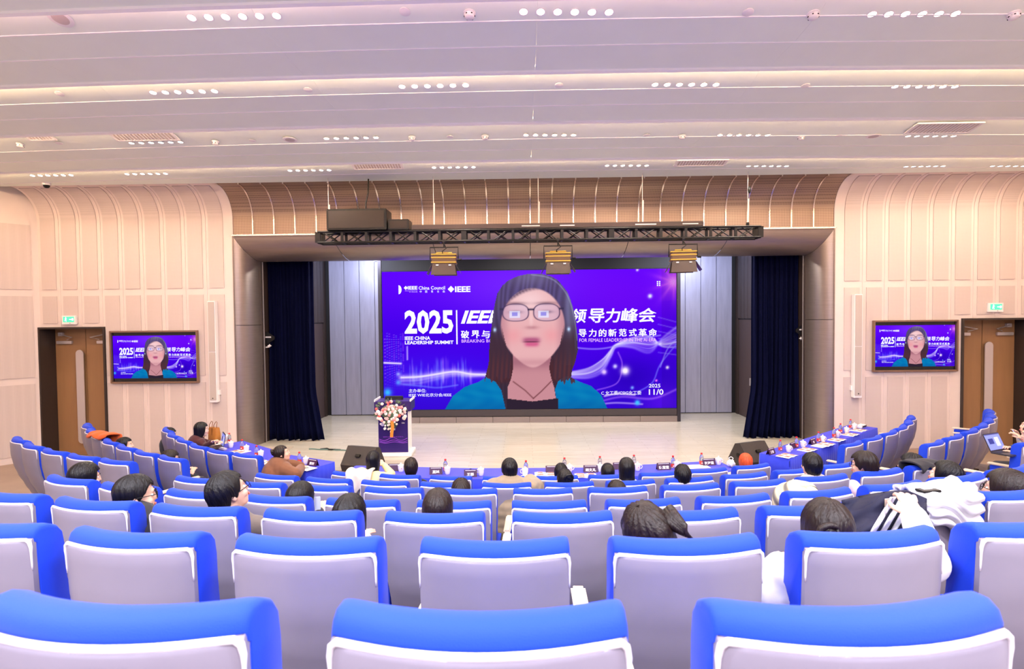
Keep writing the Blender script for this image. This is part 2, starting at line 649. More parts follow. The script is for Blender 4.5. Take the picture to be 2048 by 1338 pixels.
# --- ceiling: stepped bays of boards with cove light behind each lip
m = MB(); m.box((0, 5.3, HC + 0.36), (26.4, 24, 0.1)); ceiling = struct(m.build('ceiling', M_CEIL))
EDGES = [-6.0, -1.6, 1.6, 3.4, 5.02, 6.52, 8.19, 10.12]
SEAMS = {5.02: [5.46, 5.92], 6.52: [7.08, 7.57], 8.19: [8.42, 8.95, 9.5], 10.12: [10.9], 3.4: [4.2], 1.6: [], -1.6: [], -6.0: []}
YEND = YW - RC
def cl_y(y, x):
    return y + x * x / 300.0 if y < 11 else y
def cl_z(y, ys):
    t = y - ys
    return HC + (0.17 * (1 - t / 0.7) ** 2 if t < 0.7 else 0.0)
for e, ys in enumerate(EDGES):
    ye = EDGES[e + 1] if e + 1 < len(EDGES) else YEND + 0.02
    cuts = [ys] + SEAMS[ys] + [ye]
    nseg = 10 if ys > 3 else 2
    wseg = 26.0 / nseg
    for c0, c1 in zip(cuts[:-1], cuts[1:]):
        for k in range(nseg):
            x0 = -13 + wseg * k + 0.0008; x1 = x0 + wseg - 0.0016
            a = c0 + 0.004 if c0 != ys else c0 + 0.02
            b = c1 - 0.004
            p = MB()
            def fn(u, v, a=a, b=b, x0=x0, x1=x1, ys=ys):
                x = x0 + (x1 - x0) * u
                y = a + (b - a) * v
                return Vector((x, cl_y(y, x), cl_z(y, ys))), Vector((0, 0, 1))
            p.shell(fn, 4, 7 if c0 == ys else 1, 0.018)
            p.build('ceiling_panel', M_CEIL, ceiling, smooth=30)
    if e > 0:
        # rounded white lip on the edge of the previous bay, and the hidden cove strip behind it
        lip = MB()
        pts = [Vector((x, cl_y(ys, x), HC - 0.012)) for x in np.linspace(-13, 13, 27)]
        secs = []
        for q in pts:
            secs.append([q + Vector((0, dy, dz)) for dy, dz in ((-0.03, -0.012), (0.012, -0.02), (0.02, 0.0), (0.02, 0.05), (-0.03, 0.05))])
        lip.loft(secs)
        lip.build('ceiling_trim', M_CEILTRIM, ceiling)
        st = MB()
        secs = []
        for q in pts:
            secs.append([q + Vector((0, dy, dz)) for dy, dz in ((0.0, 0.066), (0.022, 0.066), (0.022, 0.084), (0.0, 0.084))])
        st.loft(secs)
        cvo = mat('cove_light_strip', (255, 214, 170), emit=80.0) if ys > 6 else mat('dimmed_cove_strip', (255, 200, 200), emit=22.0)
        st.build('cove_light', cvo, ceiling)
    for c in SEAMS[ys]:
        t = MB()
        secs = []
        for x in np.linspace(-13, 13, 27):
            q = Vector((x, cl_y(c, x), cl_z(c, ys)))
            secs.append([q + Vector((0, dy, dz)) for dy, dz in ((-0.008, -0.007), (0.008, -0.007), (0.008, 0.01), (-0.008, 0.01))])
        t.loft(secs)
        t.build('ceiling_trim', M_CEILTRIM, ceiling)

# --- bronze panels over the portal, with polished fins
m = MB()
TB = PZ
wall_strip(m, -PX0, PX0, TB, TMAX, -0.02, 0.05)
wall_top = struct(m.build('wall_portal', M_DARK, smooth=30))
NP = 28
pw = 2 * PX0 / NP
for k in range(NP):
    p = MB()
    wall_strip(p, -PX0 + pw * k + 0.012, -PX0 + pw * (k + 1) - 0.012, TB + 0.02, TMAX - 0.005, 0.006, 0.02)
    p.build('bronze_panel', M_BROWN, wall_top, smooth=30)
    if k:
        p = MB()
        x = -PX0 + pw * k
        wall_strip(p, x - 0.013, x + 0.013, TB + 0.015, TMAX - 0.005, 0.03, 0.05)
        p.build('steel_fin', M_FIN, wall_top, smooth=30)
for sx in (-1, 1):
    p = MB()
    secs = []
    n = 18
    for i in range(n + 1):
        y, z = cove(TB + (TMAX - TB) * i / n, 0.02)
        secs.append([Vector((sx * (PX0 - 0.02), y, z)), Vector((sx * (PX0 + 0.05), y, z)),
                     Vector((sx * (PX0 + 0.05), YW + 0.05, z)), Vector((sx * (PX0 - 0.02), YW + 0.05, z))])
    p.loft(secs)
    p.build('panel_end', M_WALLBAND, wall_top, smooth=30)
p = MB(); p.bbox((0, YW - 0.02, TB), (2 * PX0, 0.07, 0.03), 0.006)
p.build('bottom_rail', M_FIN, wall_top)

# --- bullnose steel portal
pa, pb, pz = 0.30, 0.62, 0.50
NB = 12
def prt(phi, kind, v):
    s_ = math.sin(phi); y = YW + pb * (1 - math.cos(phi))
    if kind == 'L':
        return Vector((-PX0 + pa * s_, y, v[0] + (min(v[1], PZ - pz * s_) - v[0]) * v[2]))
    if kind == 'R':
        return Vector((PX0 - pa * s_, y, v[0] + (min(v[1], PZ - pz * s_) - v[0]) * v[2]))
    return Vector(((-1 + 2 * v) * (PX0 - pa * s_), y, PZ - pz * s_))
portal = thing('steel_portal', 'brushed steel bullnose frame around the stage opening', 'stage frame', (0, 0, 0))
for kind in 'LR':
    for z0, z1, nm in ((STZ * 0, 2.835, 'column_cladding'), (2.845, 9.9, 'column_cladding')):
        p = MB()
        p.grid(lambda u, v, kind=kind, z0=z0, z1=z1: prt(u * PI / 2, kind, (z0, z1, v)), NB, 1)
        p.build(nm, M_STEEL, portal, smooth=60)
    x = (-1 if kind == 'L' else 1)
    p = MB(); p.box((x * (PX0 - pa - 0.02 + 0.05), YW + pb + 0.30, 2.5), (0.10, 0.62, 5.0))
    p.build('jamb_lining', M_DARKWOOD, portal)
    p = MB(); p.box((x * (PX0 - pa - 0.025), YW + pb + 0.05, 2.15), (0.012, 0.02, 4.2))
    p.build('jamb_edge', M_ALU, portal)
    p = MB(); p.box((x * (PX0 - 0.005), YW - 0.004, PZ / 2), (0.02, 0.02, PZ))
    p.build('edge_strip', M_STEEL, portal)
NS = 6
for k in range(NS):
    p = MB()
    p.grid(lambda u, v, k=k: prt(u * PI / 2, 'T', (k + 0.003 + v * 0.994) / NS), NB, 2)
    p.build('soffit_cladding', M_STEEL, portal, smooth=60)

# --- stage
mb = MB()
poly = [(-5.15, YW + 0.2)]
for i in range(21):
    x = -5.15 + 10.3 * i / 20
    poly.append((x, 10.16 + 0.012 * x * x))
poly += [(5.15, YW + 0.2)]
poly2 = [(-7.2, YW + 0.2), (7.2, YW + 0.2), (7.2, 16.6), (-7.2, 16.6)]
for pl in (poly, poly2):
    mb.prism(pl, 0.0, STZ)
stage = struct(mb.build('floor_stage', M_STAGE))
mb = MB()
secs = []
for i in range(21):
    x = -5.15 + 10.3 * i / 20
    y = 10.16 + 0.012 * x * x - 0.012
    secs.append([Vector((x, y, 0.0)), Vector((x, y - .02, 0.0)), Vector((x, y - .02, STZ - 0.01)), Vector((x, y + .004, STZ + .004)), Vector((x, y + .01, 0.1))])
mb.loft(secs)
struct(mb.build('trim_stage', M_STAGEFACE))
# stage shell: back wall, side walls, ceiling
m = MB(); m.box((0, 16.35, 2.5), (14.6, 0.1, 5.0)); wback = struct(m.build('wall_stage', M_DARK))
sp = 0.435
for sx in (-1, 1):
    for k in range(4):
        xa = 5.68 - sp * k
        p = MB()
        p.bbox((sx * (xa - sp / 2), 16.27, 2.5), (sp - 0.012, 0.05, 4.56), 0.006)
        p.build('steel_panel', M_STEELB, wback)
m = MB(); m.box((0, 14.6, 4.85), (14.6, 3.8, 0.1)); struct(m.build('ceiling_stage', M_DARK))
for sx, nm in ((-1, 'stage_left'), (1, 'stage_right')):
    m = MB(); m.box((sx * 5.86, 14.86, 2.5), (0.12, 2.9, 5.0)); ws = struct(m.build('wall_' + nm, M_DARK))
    m = MB(); m.box((sx * 6.58, 13.40, 2.5), (1.4, 0.06, 5.0)); m.build('wing_wall', M_DARK, ws)
    y = 13.42
    while y < 16.2:
        y1 = min(y + 0.24, 16.24)
        z0 = 2.86 if (15.12 < y1 and y < 15.95) else STZ
        p = MB(); p.bbox((sx * 5.785, (y + y1) / 2, (z0 + 4.78) / 2), (0.03, y1 - y - 0.014, 4.78 - z0), 0.005)
        p.build('wall_plank', M_DARKWOOD, ws)
        y = y1
    d = struct(thing('door_3' if sx < 0 else 'door_4', None, None, (sx * 5.80, 15.55, STZ)))
    p = MB(); p.bbox((sx * 0.01, 0, 1.32), (0.03, 1.0, 2.62), 0.004); p.build('door_leaf', mat('dark_plum_brown_door', (70, 54, 52), 0.5), d)
    p = MB(); p.bbox((-sx * 0.03, -0.40, 1.0), (0.05, 0.03, 0.2), 0.004); p.build('door_handle', M_ALU, d)
    for zz in ((1.02, 0.55) if sx < 0 else (0.95,)):
        sw = MB(); sw.bbox((sx * 5.762, 14.35 if sx < 0 else 14.75, STZ + zz), (0.014, 0.09, 0.12), 0.004)
        o = sw.build('wall_switch', M_WHITE)
        tag(o, ('white wall switch on the dark left stage wall, ' + ('upper one' if zz > .9 else 'lower one near the floor')) if sx < 0 else 'white wall switch on the dark right stage wall', 'switch')

# --- audience doors
def audience_door(sx, name):
    d = struct(thing(name, None, None, (sx * sum(DOORX[sx]) / 2, YW, 0)))
    W2, H = 0.685, 2.80
    dep = 0.40
    p = MB()
    p.box((-W2 - 0.02, dep / 2 - 0.02, H / 2), (0.04, dep + 0.04, H)); p.box((W2 + 0.02, dep / 2 - 0.02, H / 2), (0.04, dep + 0.04, H))
    p.box((0, dep / 2 - 0.02, H + 0.02), (2 * W2 + 0.08, dep + 0.04, 0.04))
    p.build('door_frame', M_DOORFR, d)
    for s2 in (-1, 1):
        p = MB(); p.bbox((s2 * (W2 / 2 + 0.001), dep, H / 2), (W2 - 0.008, 0.05, H - 0.01), 0.004)
        lf = p.build('door_leaf', M_DOOR, d)
        # long pull handle: flat plate with rounded ends on two stand-offs
        h = MB()
        pr = []
        hw = 0.085
        zc0, zc1 = 0.35, 2.25
        n = 8
        for i in range(n + 1):
            a = PI * i / n
            pr.append((hw * math.cos(a), zc1 + hw * math.sin(a)))
        for i in range(n + 1):
            a = PI + PI * i / n
            pr.append((hw * math.cos(a), zc0 + hw * math.sin(a)))
        x0 = s2 * 0.095
        h.loft([[Vector((x0 + a, dep - 0.10 + off, b)) for a, b in pr] for off in (0.0, 0.02)])
        for z in (0.6, 1.3, 2.0):
            h.cyl((x0, dep - 0.09, z), (x0, dep - 0.02, z), 0.012)
        if s2 == sx: h.build('door_handle', M_ALU, lf)
        h = MB()
        h.bbox((s2 * 0.45, dep - 0.055, H - 0.30), (0.34, 0.06, 0.065), 0.006)
        h.build('door_closer', M_ALU, lf)
        h = MB()
        h.tube([(s2 * 0.36, dep - 0.10, H - 0.24), (s2 * 0.20, dep - 0.16, H - 0.19), (s2 * 0.52, dep - 0.10, H - 0.12)], 0.012, 6)
        h.bbox((s2 * 0.52, dep - 0.06, H - 0.12), (0.1, 0.07, 0.08), 0.006)
        h.build('closer_arm', M_ALU, lf)
    p = MB(); p.box((0, dep + 0.3, H / 2), (2 * W2 + .3, 0.05, H + .2)); p.build('door_backing', M_DARK, d)
audience_door(-1, 'door_1')
audience_door(1, 'door_2')

# --- seating tiers: curved platforms for the six raised rows
ROWD = [0.88, 1.83, 2.78, 3.76, 4.76, 5.74, 6.72]
ROWT = [-0.496, -0.748, -0.982, -1.240, -1.455, -1.688, -1.868]
CH = 1.055
ROWZ = [max(0.0, CAM.z + t - CH) for t in ROWT]
ROWZ[6] = 0.0
ROWR = [11.0, 10.8, 11.6, 10.4, 11.2, 10.0, 9.6]
def row_pt(r, s):
    """camera-frame arc of row r at arc length s from the symmetry line: world point and heading"""
    x0 = 0.20
    a = (s - x0) / ROWR[r]
    xc = x0 + ROWR[r] * math.sin(a)
    dd = ROWD[r] + ROWR[r] * (1 - math.cos(a))
    return CW(xc, dd, ROWZ[r]), a + YAW    # heading turned: rz = a + yaw
HALFW = [3.2, 3.2, 3.3, 4.35, 4.45, 4.6]
for r in range(6):
    mb = MB()
    poly = []
    W_ = HALFW[r]
    for i in range(25):
        s_ = 0.20 - W_ + 2 * W_ * i / 24
        p, a = row_pt(r, s_)
        p = p + Vector((-math.sin(a), math.cos(a), 0)) * 0.80
        poly.append((p.x, p.y))
    if r < 3:
        poly[0] = (-4.2, poly[0][1]); poly[-1] = (4.4, poly[-1][1])
    poly += [(poly[-1][0], -5.9), (poly[0][0], -5.9)]
    mb.prism(poly, 0.0, ROWZ[r])
    struct(mb.build('floor_tier', M_TIER))
LA = [
    [(-3.83, 8.02), (-4.35, 8.28), (-4.86, 8.65), (-5.35, 9.10), (-5.78, 9.54), (-6.16, 10.02)],
    [(-4.46, 7.29), (-4.99, 7.60), (-5.50, 7.96), (-6.0, 8.36), (-6.46, 8.78), (-6.90, 9.21), (-7.31, 9.68)],
    [(-4.50, 6.33), (-5.06, 6.57), (-5.62, 6.86), (-6.17, 7.20), (-6.66, 7.58)]]
RA = [
    [(5.07, 8.37), (5.61, 8.74), (6.13, 9.14), (6.60, 9.56), (7.02, 10.0), (7.39, 10.46)],
    [(5.80, 7.72), (6.36, 8.10), (6.92, 8.50), (7.41, 8.90), (7.85, 9.30), (8.26, 9.74), (8.62, 10.2)],
    [(6.28, 6.82), (6.83, 7.13), (7.40, 7.50)]]
SIDEZ = [0.0, 0.145, 0.345]
def side_heading(pts, i):
    a = Vector(pts[max(0, i - 1)]); b = Vector(pts[min(len(pts) - 1, i + 1)])
    t = b - a
    if t.x < 0: t = -t
    return math.atan2(t.y, t.x) + YAW
for nm, ARM in (('left', LA), ('right', RA)):
    for k in (1, 2):
        pts = ARM[k]
        fr, bk = [], []
        n = len(pts)
        for i in range(n):
            h = side_heading(pts, i)
            p = CW(*pts[i])
            f = Vector((-math.sin(h), math.cos(h), 0)); r_ = Vector((math.cos(h), math.sin(h), 0))
            e = 0.0
            if i == 0: e = 0.36 if nm == 'left' else -0.36
            if i == n - 1: e = -0.36 if nm == 'left' else 0.36
            fr.append(p + f * 0.78 + r_ * e)
            bk.append(p - f * (0.28 if k == 1 else 0.6) + r_ * e)
        poly = [(q.x, q.y) for q in fr] + [(q.x, q.y) for q in reversed(bk)]
        mb = MB(); mb.prism(poly, 0.0, SIDEZ[k]); struct(mb.build('floor_tier', M_TIER))
# ================================================================ AUDITORIUM CHAIRS
def interp(tab, z):
    for (z0, a0), (z1, a1) in zip(tab[:-1], tab[1:]):
        if z <= z1:
            t = max(0.0, (z - z0) / (z1 - z0))
            t = t * t * (3 - 2 * t) * 0.5 + t * 0.5
            return a0 + (a1 - a0) * t
    return tab[-1][1]
YPROF = [(0.28, 0.205), (0.42, 0.140), (0.56, 0.075), (0.70, 0.030), (0.84, 0.006), (0.99, 0.0)]
def plan(x): return 0.050 * (x / 0.25) ** 2
def chair_meshes():
    M = {}
    # grey back shell, rounded rim, concave in plan
    def hw(z): return interp([(0.28, 0.212), (0.55, 0.238), (0.85, 0.250), (0.99, 0.250)], z)
    mb = MB()
    nx, nz = 14, 16
    outline = []
    def pt(u, z, k):
        h = hw(z)
        x = (-1 + 2 * u) * h
        y = interp(YPROF, z) + plan(x)
        return x, y
    zt = 1.002
    zs = [0.28 + (zt - 0.28) * i / nz for i in range(nz + 1)]
    secs = []
    th = 0.030
    for z in zs:
        sec = []
        back, front = [], []
        c = 0.012
        for i in range(nx + 1):
            u = i / nx
            x, y = pt(u, z, 0)
            e = min(u, 1 - u) * 2 * hw(z)
            rnd = max(0.0, c - e)
            back.append(Vector((x, y + rnd * 0.9, z)))
            front.append(Vector((x, y + th, z)))
        secs.append(back + front[::-1])
    # rounded top rim
    top = secs[-1]
    n = len(top)
    for dz, inset in ((0.007, 0.003), (0.012, 0.007), (0.014, 0.012)):
        sec = []
        cyy = [0.5 * (top[i].y + top[n - 1 - i].y) for i in range(n)]
        for i in range(n):
            p = top[i]
            yy = p.y + (inset if i < n // 2 else -inset)
            sec.append(Vector((p.x * (1 - inset * 1.2), yy, p.z + dz)))
        secs.append(sec)
    mb.loft(secs)
    M['back_shell'] = mb.mesh('back_shell', M_SHELL, 50)
    # painted highlight on the shell's rounded rim: pale strip along top and upper sides
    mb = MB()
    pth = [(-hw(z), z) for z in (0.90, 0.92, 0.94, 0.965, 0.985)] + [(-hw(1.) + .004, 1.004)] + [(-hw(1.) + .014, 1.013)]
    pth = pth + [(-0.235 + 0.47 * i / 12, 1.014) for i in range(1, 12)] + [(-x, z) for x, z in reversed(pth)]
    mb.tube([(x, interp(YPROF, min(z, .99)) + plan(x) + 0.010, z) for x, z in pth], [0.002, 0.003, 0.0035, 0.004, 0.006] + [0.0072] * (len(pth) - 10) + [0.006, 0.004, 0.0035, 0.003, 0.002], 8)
    M['edge_strip'] = mb.mesh('edge_strip', M_RIM_HIGHLIGHT, 180)
    # blue back cushion: closed side profile swept across the width, rounded at both ends, rolled over the shell's top edge
    mb = MB()
    prof = [(0.020, 1.004), (0.020, 1.026), (0.028, 1.045), (0.048, 1.056), (0.080, 1.053), (0.110, 1.037), (0.130, 1.005),
            (0.139, 0.95), (0.142, 0.86), (0.150, 0.76), (0.168, 0.65), (0.205, 0.55), (0.250, 0.46), (0.275, 0.40),
            (0.200, 0.385)]
    rear = [(interp(YPROF, z) + 0.029, z) for z in (0.40, 0.50, 0.60, 0.70, 0.80, 0.90, 0.975)]
    prof = prof + [(y, z) for y, z in rear] + [(0.028, 0.998)]
    cy = sum(p[0] for p in prof) / len(prof); cz = sum(p[1] for p in prof) / len(prof)
    W2 = 0.252
    xs = [(-1, 0.80), (-0.992, 0.90), (-0.975, 0.955), (-0.945, 0.985), (-0.90, 1.0)]
    xs = xs + [(-0.9 + 1.8 * i / 12, 1.0) for i in range(1, 12)] + [(-x, s) for x, s in reversed(xs)]
    secs = []
    for xf, s in xs:
        x = xf * W2
        sec = []
        for (y, z) in prof:
            mid = interp(YPROF, min(max(z, 0.4), 0.98)) + 0.085
            yy = mid + (y - mid) * (0.55 + 0.45 * s)
            zz = z - (1 - s) * 0.11 * max(0, (z - 0.99) / 0.065)
            narrow = 1.0 - 0.10 * max(0, (0.75 - z) / 0.35)
            sec.append(Vector((x * narrow, yy + plan(x), zz)))
        secs.append(sec)
    mb.loft(secs)
    M['back_cushion'] = mb.mesh('back_cushion', M_BLUE, 60)
    # seat
    mb = MB(); mb.bbox((0, 0.46, 0.445), (0.49, 0.46, 0.10), 0.035)
    M['seat_cushion'] = mb.mesh('seat_cushion', M_BLUE, 60)
    mb = MB(); mb.bbox((0, 0.45, 0.380), (0.44, 0.40, 0.035), 0.012)
    M['seat_pan'] = mb.mesh('seat_pan', M_SHELL, 40)
    # armrest on the right-hand side: cream top, blue side pad, black bracket
    mb = MB(); mb.bbox((0, 0.43, 0.630), (0.062, 0.40, 0.028), 0.010)
    M['armrest'] = mb.mesh('armrest', M_CREAM, 40)
    mb = MB(); mb.bbox((0, 0.43, 0.475), (0.050, 0.34, 0.28), 0.012)
    M['armrest_pad'] = mb.mesh('armrest_pad', M_BLUE, 40)
    mb = MB(); mb.bbox((0, 0.42, 0.18), (0.045, 0.20, 0.36), 0.008); mb.bbox((0, 0.42, 0.012), (0.09, 0.34, 0.024), 0.006)
    M['foot'] = mb.mesh('foot', M_BLACK, 40)
    mb = MB(); mb.bbox((0, 0.43, 0.36), (0.53, 0.10, 0.035), 0.008)
    M['beam'] = mb.mesh('beam', M_BLACK, 40)
    return M
CM = chair_meshes()
AX = 0.326
def make_chair(loc, rz, label, group, left_arm=False):
    t = thing('auditorium_chair', label, 'chair', loc, rz, group)
    for nm in ('back_shell', 'edge_strip', 'back_cushion', 'seat_cushion', 'seat_pan', 'beam'):
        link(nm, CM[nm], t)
    for x in ((AX, -AX) if left_arm else (AX,)):
        for nm in ('armrest', 'armrest_pad', 'foot'):
            link(nm, CM[nm], t, (x, 0, 0))
    return t

ROWNAME = ['nearest row', 'second row from camera', 'third row from camera', 'fourth row from camera',
           'fifth row from camera', 'sixth row from camera', 'front row facing the tables']
S0 = [(-0.063, -1, 1), (-0.068, -3, 3), (0.245, -5, 4), (0.24, -6, 6), (0.25, -5, 6), (-0.72, -3, 7), (-0.12, -3, 5)]
PITCHX = [0.652, 0.654, 0.652, 0.652, 0.650, 0.648, 0.645]
CHAIRS = {}
EXTRA = {(1, -3): 'cut by the left edge', (0, 0): 'middle one'}
for r in range(7):
    s0, i0, i1 = S0[r]
    nrow = i1 - i0 + 1
    for i in range(i0, i1 + 1):
        p, a = row_pt(r, s0 + PITCHX[r] * i)
        k = i - i0
        if k < nrow / 2:
            pos = ('leftmost' if k == 0 else ORD[k] + ' from the left')
        else:
            q = i1 - i
            pos = ('rightmost' if q == 0 else ORD[q] + ' from the right')
        lab = 'blue padded chair with grey back, %s %s' % (pos, ROWNAME[r])
        CHAIRS[(r, i)] = make_chair(p, a, lab, 'chairs in the ' + ROWNAME[r], i == i0)
for nm, ARM in (('left', LA), ('right', RA)):
    for k in range(3):
        pts = ARM[k]
        for i, q in enumerate(pts):
            h = side_heading(pts, i)
            p = CW(q[0], q[1], SIDEZ[k])
            rown = ['row beside tables', 'row before door', 'rear side row'][k]
            pos = 'nearest aisle' if i == 0 else ('at wall end' if i == len(pts) - 1 else ORD[i] + ' from aisle')
            lab = 'blue grey-backed chair, %s side block, %s, %s' % (nm, rown, pos)
            CHAIRS[(nm, k, i)] = make_chair(p, h, lab, 'chairs in the %s side block' % nm, (i == len(pts) - 1) if nm == 'left' else (i == 0))
# ================================================================ CEILING AND WALL FITTINGS
def ceil_pt(px, py):
    p = onZ(px, py, HC)
    for _ in range(60):
        ys = max([e for e in EDGES if e + p.x * p.x / 300.0 < p.y] or [EDGES[0]])
        z = cl_z(p.y - p.x * p.x / 300.0, ys)
        p = onZ(px, py, z)
    yy = p.y - p.x * p.x / 300.0
    dz = (cl_z(yy + 0.02, ys) - cl_z(yy - 0.02, ys)) / 0.04
    return p, math.atan(dz)

def downlight_meshes():
    m = MB(); m.lathe([(0.030, 0.0), (0.047, -0.001), (0.049, -0.005), (0.043, -0.008), (0.036, -0.004), (0.030, 0.012)], n=20)
    ring = m.mesh('rim', M_WHITE, 60)
    m = MB(); m.lathe([(0.0001, -0.0035), (0.030, -0.0045), (0.0365, -0.003)], n=20)
    dm = mat('lit_lamp_face', (255, 246, 232), emit=9.0)
    return ring, m.mesh('lamp_face', dm, 60)
RING, FACE = downlight_meshes()
LAMP = bpy.data.lights.new('downlight_lamp', 'AREA')
LAMP.shape = 'DISK'; LAMP.size = 0.06; LAMP.energy = P_DOWN; LAMP.color = WARM; LAMP.spread = 2.75
LAMPC = LAMP.copy(); LAMPC.color = (1.0, 0.84, 0.78)
LAMPW = LAMP.copy(); LAMPW.energy = P_DOWN * 0.42      # dimmed ones next to the side walls
STRIPS = [  # left end, right end (px), row word
    ((383, 35), (553, 31), 'nearest ceiling bay', 'left'), ((1047, 23), (1218, 24), 'nearest ceiling bay', 'middle'), ((1744, 28), (1911, 27), 'nearest ceiling bay', 'right'),
    ((306, 185), (429, 182), 'second ceiling bay', 'far left'), ((804, 173), (931, 170), 'second ceiling bay', 'centre left'), ((1310, 169), (1432, 169), 'second ceiling bay', 'centre right'), ((1790, 173), (1910, 173), 'second ceiling bay', 'far right'),
    ((263, 286), (361, 284), 'third ceiling bay', 'far left'), ((653, 277), (752, 275), 'third ceiling bay', 'centre left'), ((1052, 270), (1147, 270), 'third ceiling bay', 'centre right'), ((1440, 270), (1535, 270), 'third ceiling bay', 'right'), ((1816, 272), (1907, 272), 'third ceiling bay', 'far right'),
    ((65, 351), (142, 350), 'last ceiling bay', 'far left'), ((254, 348), (331, 347), 'last ceiling bay', 'left'), ((580, 341), (658, 340), 'last ceiling bay', 'centre left'), ((868, 335), (947, 334), 'last ceiling bay', 'centre'), ((1214, 331), (1293, 331), 'last ceiling bay', 'centre right'), ((1497, 332), (1573, 332), 'last ceiling bay', 'right'), ((1812, 333), (1886, 332), 'last ceiling bay', 'far right'), ((1985, 332), (2062, 332), 'last ceiling bay', 'right edge')]
for (a, b, bay, side) in STRIPS:
    for i in range(6):
        t = i / 5
        q, sl = ceil_pt(a[0] + (b[0] - a[0]) * t, a[1] + (b[1] - a[1]) * t)
        pos = 'leftmost' if i == 0 else ('rightmost' if i == 5 else ORD[i] + ' from left')
        d = thing('downlight', 'lit round downlight, %s of the %s strip, %s' % (pos, side, bay), 'downlight', q, 0, 'downlights of the %s' % bay, rot=(sl, 0, 0))
        link('rim', RING, d); link('lamp_face', FACE, d)
        l = bpy.data.objects.new('downlight_lamp', (LAMPW if q.y > 9.5 and abs(q.x) > 5.6 else LAMP) if q.y > 6 else LAMPC)
        COL.objects.link(l); l.parent = d; l.location = (0, 0, -0.010)

def ceiling_fit(px, py, kind, label):
    q, sl = ceil_pt(px, py)
    t = thing({'s': 'smoke_detector', 'd': 'ceiling_camera', 'p': 'round_cover_plate', 'c': 'round_ceiling_speaker'}[kind], label,
              {'s': 'smoke detector', 'd': 'camera', 'p': 'cover plate', 'c': 'ceiling speaker'}[kind], q, 0, None, rot=(sl, 0, 0))
    m = MB()
    if kind == 's':
        m.lathe([(0.055, 0.0), (0.057, -0.012), (0.050, -0.016)], n=20); m.build('base', M_WHITE, t, smooth=40)
        m = MB(); m.lathe([(0.048, -0.016), (0.046, -0.040), (0.034, -0.052), (0.0001, -0.056)], n=20); m.build('cap', M_WHITE, t, smooth=40)
        for k in range(6):
            m = MB(); a = 2 * PI * k / 6; m.box((math.cos(a) * 0.046, math.sin(a) * 0.046, -0.034), (0.012, 0.012, 0.008), Matrix.Rotation(a, 3, 'Z')); m.build('slot', M_DARK, t)
    elif kind == 'd':
        m.lathe([(0.075, 0.0), (0.075, -0.035), (0.068, -0.045)], n=20); m.build('base', M_WHITE, t, smooth=40)
        m = MB(); m.lathe([(0.058, -0.045), (0.052, -0.075), (0.030, -0.098), (0.0001, -0.104)], n=20); m.build('dome', M_BLACK, t, smooth=60)
    elif kind == 'c':
        m.lathe([(0.105, 0.0), (0.108, -0.006), (0.098, -0.010)], n=24); m.build('rim', M_WHITE, t, smooth=40)
        m = MB(); m.lathe([(0.098, -0.008), (0.06, -0.011), (0.0001, -0.012)], n=24); m.build('grille', mat('pale_grey_grille', (196, 182, 178), 0.6), t, smooth=60)
    else:
        m.lathe([(0.050, 0.0), (0.052, -0.006), (0.044, -0.010), (0.0001, -0.011)], n=20); m.build('plate', M_WHITE, t, smooth=40)
    return t
for px, py, k, lab in [
    (121, 36, 'c', 'round ceiling speaker left of the nearest left downlight strip'),
    (810, 23, 'p', 'flat round cover plate at centre of the nearest ceiling bay'),
    (939, 26, 's', 'white smoke detector at centre of the nearest ceiling bay'),
    (1496, 24, 'p', 'flat round cover plate beside the slotted detector in the nearest bay'),
    (1626, 27, 's', 'slotted white smoke detector left of the nearest right downlight strip'),
    (2027, 27, 's', 'white detector right of the nearest right downlight strip'),
    (119, 187, 'p', 'round cover plate far left in the second ceiling bay'),
    (616, 179, 'p', 'round cover plate left of centre in the second ceiling bay'),
    (1118, 170, 'p', 'round cover plate at centre of the second ceiling bay'),
    (1611, 171, 'p', 'round cover plate right of centre in the second ceiling bay'),
    (41, 288, 's', 'small white smoke detector far left in the third ceiling bay'),
    (118, 286, 'p', 'small round plate between left detector and grille in the third bay'),
    (431, 283, 's', 'white detector right of the left vent grille'),
    (505, 281, 'p', 'small round plate left of the round ceiling speaker, third bay'),
    (580, 279, 'c', 'round ceiling speaker left of centre in the third ceiling bay'),
    (824, 274, 's', 'white smoke detector left of the central plate in the third bay'),
    (900, 273, 'p', 'small round plate between two detectors in the third bay'),
    (970, 272, 's', 'white smoke detector left of the middle downlight strip, third bay'),
    (1293, 270, 'p', 'small round plate beside the slotted detector, third bay'),
    (1364, 271, 's', 'slotted smoke detector right of the middle strip, third bay'),
    (1602, 273, 's', 'white smoke detector right of the right strip, third bay'),
    (1677, 271, 'p', 'small round plate right of that bay\'s rightmost detector'),
    (1747, 272, 'c', 'round ceiling speaker right of centre in the third ceiling bay'),
    (93, 371, 'd', 'black dome security camera above the left door'),
    (2030, 354, 'd', 'black dome security camera above the right door')]:
    if k == 'd':
        p = onY(px, py - 1, YW - 0.40)
        t = ceiling_fit(px, 340, 'd', lab)
        yy = YW - 0.62
        q = onZ(px, py - 4, HC - 0.01)
        t.location = (q.x, min(q.y, YW - 0.72), HC)
        t.rotation_euler = (0, 0, 0)
    else:
        ceiling_fit(px, py, k, lab)

